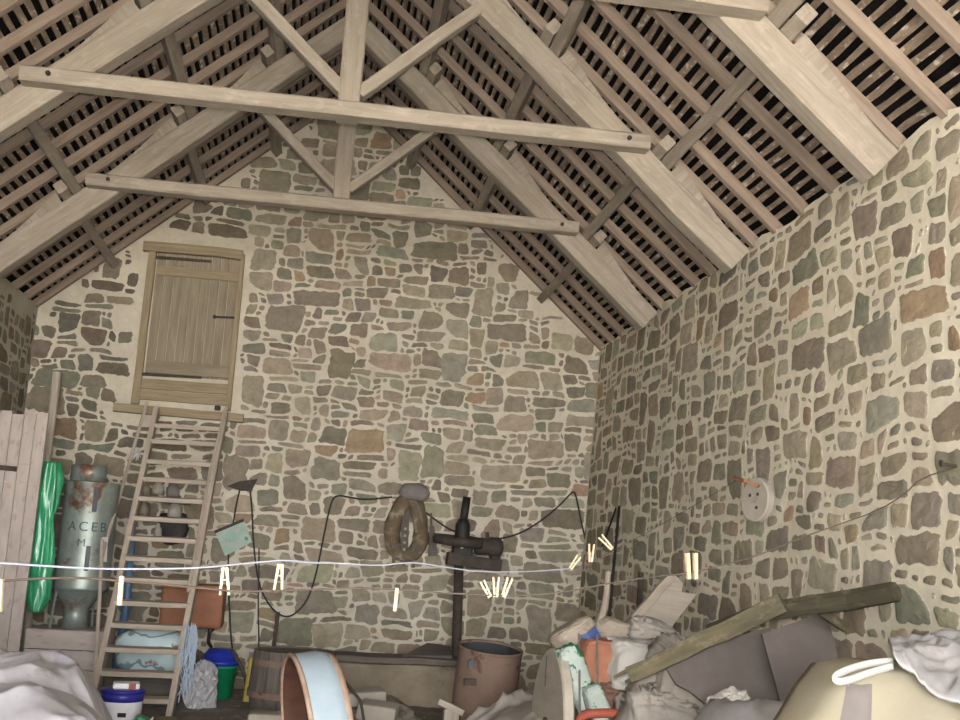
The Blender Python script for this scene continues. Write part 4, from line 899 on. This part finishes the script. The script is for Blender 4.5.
# dark sheets leaning on the right wall, mossy timbers across them
def sh(px, py, Y): return at(px, py, Y=Y)
def on_plane(px, py, P0, Nn):
    d = at(px, py, Y=3)-CAM; return CAM+d*((P0-CAM).dot(Nn)/d.dot(Nn))
n1 = Vector((-.10, -.93, .34)).normalized(); P1 = at(770, 625, Y=6.12); P2 = at(826, 611, Y=5.92)
tag(MB().slab([on_plane(x, y, P1, n1) for x, y in ((664, 664), (720, 641), (770, 627), (800, 765), (716, 765), (704, 702), (690, 691), (676, 684))], .02, nrm=n1).build('dark_sheet', 'slab', origin=on_plane(710, 712, P1, n1)), 'left dark grey stiff sheet leaning under the mossy timber', 'sheet')
tag(MB().slab([on_plane(x, y, P2, n1) for x, y in ((762, 634), (826, 611), (834, 640), (846, 700), (850, 765), (798, 765))], .02, nrm=n1).build('dark_sheet', 'slab', origin=on_plane(800, 712, P2, n1)), 'right dark grey stiff sheet leaning against the right wall', 'sheet')
b = MB(); A0, A1 = at(631, 675, Y=5.95), at(783, 602, Y=5.45)
b.bar(A0, A1, .085, .06, up=(-.1, -1, .25), w1=.10, n=8, wob=.007)
for k_, (o_, l_) in enumerate(((.028, .09), (-.02, .04))):
    dd = (A0-A1).normalized(); up_ = dd.cross(Vector((-.1, -1, .25))).normalized()
    b.bar(A0+up_*o_-dd*.05, A0+up_*o_+dd*l_, .03, .045, up=(-.1, -1, .25), w1=.012, n=2)
tag(b.build('mossy_plank', 'moss_wood', origin=A0), 'mossy split plank with a broken pale end, in front of the log', 'plank')
b = MB(); b.tube([at(712, 632, Y=6.0), at(760, 614, Y=5.78), at(800, 606, Y=5.6), at(850, 600, Y=5.4), at(896, 592, Y=5.18)], .052, 8, r1=.05)
for v in b.bm.verts: v.co += Vector((noise.noise(v.co*7), noise.noise(v.co*7+Vector((4, 0, 0))), noise.noise(v.co*7+Vector((0, 4, 0)))))*.016
tag(b.build('mossy_log', 'moss_dark', origin=at(850, 600, Y=5.4)), 'dark mossy squared log resting against the right wall', 'log')
b = MB(); b.bar(at(822, 612, Y=5.65), at(846, 628, Y=5.7), .05, .03, up=(0, -1, 0)); tag(b.build('mossy_stub', 'moss_wood', origin=at(830, 618, Y=5.6)), 'short mossy stub of wood poking out under the log', 'stub')
b = MB(); q = at(728, 702, Y=5.6); b.blob(q-Vector((0, 0, .02)), (.17, .15, .12), seed=41, amp=.4, ridge=.2, rf=9, n=30, m=18, rot=Euler((0, -.5, 0))); tag(b.build('paper_scrap', 'sack_white', origin=q), 'crumpled cream paper scrap at the foot of the left dark sheet', 'paper')
q = at(770, 728, Y=5.3); b = MB(); b.blob((q.x, 5.4, .30), (.6, .7, q.z*2-.42), seed=43, amp=.1, ridge=.05, flat=.9); tag(b.build('grey_bundle', 'clear_sheet', smooth=True, origin=(q.x, 5.4, 0)), 'flat pale grey plastic bundle below the dark sheets', 'bundle')

# cream bulk bag in the right foreground
Yg = 3.7; a_ = at(790, 690, Y=4.1); zt = at(845, 655, Y=4.0).z
t = thing('bulk_bag', 'large cream fabric bag with a grey stripe in the lower right corner', 'bag', (a_.x+.6, Yg+.3, 0))
b = MB(); wb = 1.0; x0 = 1.90
b.box((x0+wb/2-.02, Yg+.22, zt/2), (wb, .44, zt), bev=.12)
bmesh.ops.subdivide_edges(b.bm, edges=[e for e in b.bm.edges if e.calc_length() > .2], cuts=8, use_grid_fill=True)
for v in b.bm.verts:
    k = v.co.z/zt; v.co.x += (.75*(k-1)*(1-(v.co.x-x0)/wb) if k > .6 else -.30*(1-(v.co.x-x0)/wb))
    v.co.z -= .12*max(0, v.co.x-x0-.35)*k
    v.co += Vector((noise.noise(v.co*2.2), noise.noise(v.co*2.2+Vector((4, 0, 0))), noise.noise(v.co*2.2+Vector((0, 4, 0)))))*.03*min(1, k*3)
bag_body = b.build('body', 'cream', t, True)
from mathutils.bvhtree import BVHTree
_tree = BVHTree.FromPolygons([Vector(v.co)+root_loc(bag_body) for v in bag_body.data.vertices], [p.vertices[:] for p in bag_body.data.polygons])
def on_bag(px, py, lift=.006):
    d = (at(px, py, Y=3)-CAM).normalized(); h = _tree.ray_cast(CAM, d)
    return (h[0]+h[1]*(lift if h[1].dot(d) < 0 else -lift)) if h[0] else at(px, py, Y=Yg)
b = MB(); G = []
for i in range(17):
    y = 684+i*5; l_, r_ = 847-.2*(y-684), 872-.03*(y-684)
    G.append([b._v(on_bag(l_+(r_-l_)*k/6, y, .002 if k in (0, 6) or i == 0 else .010)) for k in range(7)])
for A, B_ in zip(G, G[1:]):
    for k in range(6): b.bm.faces.new((A[k], A[k+1], B_[k+1], B_[k]))
b.build('stripe', 'mauve', t, True)
# white carrying loop lying on the top
P = [at(893, 661, Y=Yg+.06), at(870, 663, Y=Yg+.03), at(848, 669, Y=Yg-.02), at(834, 676, Y=Yg-.05), at(836, 682, Y=Yg-.06), at(848, 681, Y=Yg-.06), at(868, 673, Y=Yg-.03), at(893, 666, Y=Yg+.03)]
def ribbon(P, w, th):
    b = MB(); Q = [Vector(p) for p in P]
    for _ in range(2):
        q = [Q[0]]
        for a, c in zip(Q, Q[1:]): q += [a.lerp(c, .25), a.lerp(c, .75)]
        Q = q+[Q[-1]]
    rows = []
    for i, p in enumerate(Q):
        d = (Q[min(i+1, len(Q)-1)]-Q[max(i-1, 0)]).normalized(); wv = d.cross(Vector((0, -1, 0))).normalized(); nv = d.cross(wv)
        rows.append([b._v(p+wv*w/2*s_+nv*th/2*k) for s_, k in ((-1, -1), (1, -1), (1, 1), (-1, 1))])
    for A, B_ in zip(rows, rows[1:]):
        for j in range(4): b.bm.faces.new((A[j], A[(j+1) % 4], B_[(j+1) % 4], B_[j]))
    b.bm.faces.new(rows[0]); b.bm.faces.new(rows[-1]); return b
ribbon(P, .024, .006).build('handle_loop', 'white', t, True)
# grey plastic sheet thrown over the bag and against the wall
def gs(u, v):
    # u across from the bag's top edge to the wall, v along
    p = at(893, 662, Y=Yg-.0).lerp(at(975, 722, Y=Yg-.10), v); q = at(888, 650, Y=Yg+.42).lerp(at(1010, 625, Y=Yg+.5), v)
    r_ = p.lerp(q, u); r_.z += .04*math.sin(u*PI)+.03*max(0, 1-3*abs(noise.noise(Vector((u*3+v*2.2, v*1.4-u, 2)))))+.012*max(0, 1-3*abs(noise.noise(Vector((u*8-v*3, v*5+u*2, 5)))))
    return r_
b = MB(); V = [[b._v(gs(i/36, j/36)) for j in range(37)] for i in range(37)]
W = [[b._v(gs(i/36, j/36)-Vector((0, 0, .012))) for j in range(37)] for i in range(37)]
for i in range(36):
    for j in range(36):
        b.bm.faces.new((V[i][j], V[i+1][j], V[i+1][j+1], V[i][j+1])); b.bm.faces.new((W[i][j], W[i][j+1], W[i+1][j+1], W[i+1][j]))
for i in range(36):
    b.bm.faces.new((V[i][0], W[i][0], W[i+1][0], V[i+1][0])); b.bm.faces.new((V[i][36], V[i+1][36], W[i+1][36], W[i][36]))
    b.bm.faces.new((V[0][i], V[0][i+1], W[0][i+1], W[0][i])); b.bm.faces.new((V[36][i], W[36][i], W[36][i+1], V[36][i+1]))
tag(b.build('plastic_cover', 'clear_sheet', smooth=True, origin=gs(.5, .5)), 'crumpled grey plastic sheet thrown over the cream bag', 'plastic sheet')

# round stone disc on the right wall
dc = at(757, 500, X=XR-.10); ax = Vector((-.96, -.276, .04)).normalized(); sidev = ax.cross(Vector((0, 0, 1))).normalized(); zx = sidev.cross(ax); RM = Matrix((sidev, zx, ax)).transposed()
t = thing('stone_disc', 'round pale grindstone disc hanging on the right wall', 'grindstone', dc)
MB().lathe([(.02, -.025), (.135, -.025), (.145, -.018), (.145, .018), (.135, .025), (.02, .025), (.02, -.025)], dc, RM, 36, dent=.04).build('wheel', 'stone_pale', t)
for a, rr in ((.6, .05), (2.4, .05), (4.2, .06)): MB().lathe([(0, .02), (.012, .02), (.012, .028), (0, .028)], dc+RM @ Vector((rr*math.cos(a), rr*math.sin(a), 0)), RM, 10).build('mark', 'slot', t)
b = MB(); b.tube([at(760, 487, X=XR+.02), at(757, 485, X=XR-.16), at(745, 481, X=XR-.22), at(734, 478, X=XR-.23)], .013, 8); tag(b.build('iron_peg', 'tank', origin=at(757, 485, X=XR)), 'rusty iron peg in the right wall above the grindstone', 'peg')

# ------------------------------------------------------------------ washing lines and pegs
def wire(pts, r, name, mat, label, tail0=None, tail1=None, sp=1):
    P = [at(x, y, Y=Y) for x, y, Y in pts]
    if tail0: P.insert(0, Vector(tail0))
    if tail1: P.append(Vector(tail1))
    b = MB(); b.tube(P, r, 6, smooth_path=sp); return tag(b.build(name, mat, smooth=True, origin=P[0]), label, 'washing line')
yw1 = lambda x: 1/(.3770-.0002865*x)
w1 = [(-30, 562), (0, 563), (60, 567), (100, 569), (160, 569), (200, 568), (240, 564), (262, 562), (285, 560), (310, 563), (335, 563), (380, 566), (400, 563), (420, 563), (450, 568), (480, 572), (520, 572), (555, 570), (575, 568)]
wire([(x, y, yw1(x)) for x, y in w1], .0028, 'washing_line', 'wire_white', 'wavy white coated washing line crossing in front of the gable wall', tail0=(-2.96, 1.55, 1.47))
w1b = [(575, 568), (591, 562), (612, 551), (650, 531), (700, 502), (737, 480)]
wire([(x, y, yw1(x)+(0 if x < 640 else (x-640)*.011)) for x, y in w1b], .0013, 'washing_line', 'wire_dark', 'thin dark line rising from the white line to the iron peg')
yw2 = lambda x: 2.5+.00238*x
w2 = [(-30, 582), (0, 581), (50, 578), (90, 578), (120, 581), (160, 584), (200, 588), (240, 592), (300, 590), (350, 588), (396, 589), (430, 592), (480, 595), (520, 596), (560, 593), (600, 585), (650, 577), (690, 573), (720, 566), (760, 555), (800, 538), (840, 524), (880, 510), (905, 494), (920, 478), (957, 467)]
wire([(x, y, yw2(x)) for x, y in w2], .0030, 'washing_line', 'wire_dark', 'dark wire slung from the left wall to a nail in the right wall', tail0=(-2.96, 2.0, 1.40), tail1=at(957, 467, X=XR+.02))
b = MB(); q = at(957, 467, X=XR); b.tube([q+Vector((.03, 0, 0)), q+Vector((-.09, -.02, .01))], .008, 8); b.lathe([(0, -.004), (.016, -.004), (.016, .004), (0, .004)], q+Vector((-.09, -.02, .01)), Matrix.Rotation(PI/2, 3, 'Y'), 10); tag(b.build('wall_nail', 'iron_brown', origin=q), 'big rusty nail in the right wall holding the dark wire', 'nail')
def peg(g, tip, Y, spread, label, edge=False):
    "g = gripped end, tip = handle end, in the photograph; two wooden halves and a spring"
    a, c = at(g[0], g[1], Y=Y), at(tip[0], tip[1], Y=Y); d = (c-a); L = d.length; d.normalize()
    sd = d.cross(Vector((0, 1, 0))).normalized(); face = Vector((0, -1, 0))
    if edge: sd, face = Vector((0, 1, 0)), sd
    t = thing('clothes_peg', label, 'clothes peg', a, 'clothes pegs on the lines')
    W_ = .009*L/.072
    for s_ in (-1, 1):
        MB().bar(a+sd*s_*W_*.5, c+sd*s_*(W_*.5+spread*L), W_*.95, W_*1.15, up=face, w1=W_*.7, n=2).build('half', 'peg', t)
    m = a.lerp(c, .45); MB().tube([m-sd*W_*.9, m+sd*W_*.9], W_*.26, 8).build('spring', 'spring', t)
peg((225, 567.5), (224.5, 595), yw1(225), .10, 'clothes peg on the white line, left of two near the green board')
peg((280.5, 564), (278, 590), yw1(279), .09, 'clothes peg on the white line, right of two near the green board')
peg((122, 576), (119.5, 605), yw2(120), .02, "clothes peg seen edge on in front of the ladder's left stile", True)
peg((1, 579), (-1, 612), yw2(0), .03, 'clothes peg cut by the left edge of the photo', True)
peg((397, 588), (394.5, 611), yw2(396), .02, 'clothes peg hanging edge on below the horse collar', True)
peg((490, 597), (482, 581), yw2(490), .06, 'left peg of the upright fan of three beside the drill')
peg((495.5, 597), (496, 577), yw2(496), .08, 'middle peg of the upright fan of three beside the drill')
peg((503, 597), (510, 578), yw2(503), .06, 'right peg of the upright fan of three beside the drill')
peg((570, 569), (579, 556), yw1(572), .07, 'peg tilted right at the end of the white line')
peg((590.5, 562), (591.5, 544), yw1(590), .08, 'peg standing upright on the thin line, second from the corner pipe')
peg((612, 549), (600, 536), yw1(606), .07, 'peg tilted left on the thin line beside the corner pipe')
peg((688.5, 579), (687, 553), yw2(688), .03, 'left of two pale pegs side by side near the broken board', True)
peg((695.5, 579), (695, 553), yw2(695), .03, 'right of two pale pegs side by side near the broken board', True)

# ------------------------------------------------------------------ light: overcast sky and sun outside the doorway, the camera's flash
w = bpy.data.worlds.new('sky'); scene.world = w; w.use_nodes = True
bg = w.node_tree.nodes['Background']; bg.inputs[0].default_value = (.95, .96, 1.0, 1); bg.inputs[1].default_value = 10.5
sun = bpy.data.lights.new('sun', 'SUN'); sun.energy = 44; sun.angle = .02; sun.color = (1, .95, .86)
so = bpy.data.objects.new('sun', sun); COL.objects.link(so); so.rotation_euler = Vector((.12, .30, -.95)).to_track_quat('-Z', 'Y').to_euler()
po = bpy.data.lights.new('doorway_daylight', 'AREA'); po.shape = 'RECTANGLE'; po.size = 4.8; po.size_y = 4.0; po.cycles.is_portal = True
oo = bpy.data.objects.new('doorway_daylight', po); COL.objects.link(oo); oo.location = (0, YF-.45, 2.0); oo.rotation_euler = (PI/2, 0, 0)
oo.rotation_euler = Vector((0, 1, 0)).to_track_quat('-Z', 'Z').to_euler()
fl = bpy.data.lights.new('camera_flash', 'SPOT'); fl.energy = 560; fl.spot_size = math.radians(80); fl.spot_blend = 1.0; fl.shadow_soft_size = .02; fl.color = (1, .96, .90)
fo = bpy.data.objects.new('camera_flash', fl); COL.objects.link(fo); fo.location = CAM+UPV*.09-FWD*.02; fo.rotation_euler = (FWD+UPV*.13).to_track_quat('-Z', 'Y').to_euler()

scene.view_settings.view_transform = 'Standard'; scene.view_settings.look = 'None'; scene.view_settings.gamma = 1; scene.view_settings.exposure = 1.3
scene.view_settings.use_curve_mapping = False
scene.cycles.use_denoising = True; scene.cycles.max_bounces = 6; scene.cycles.diffuse_bounces = 4
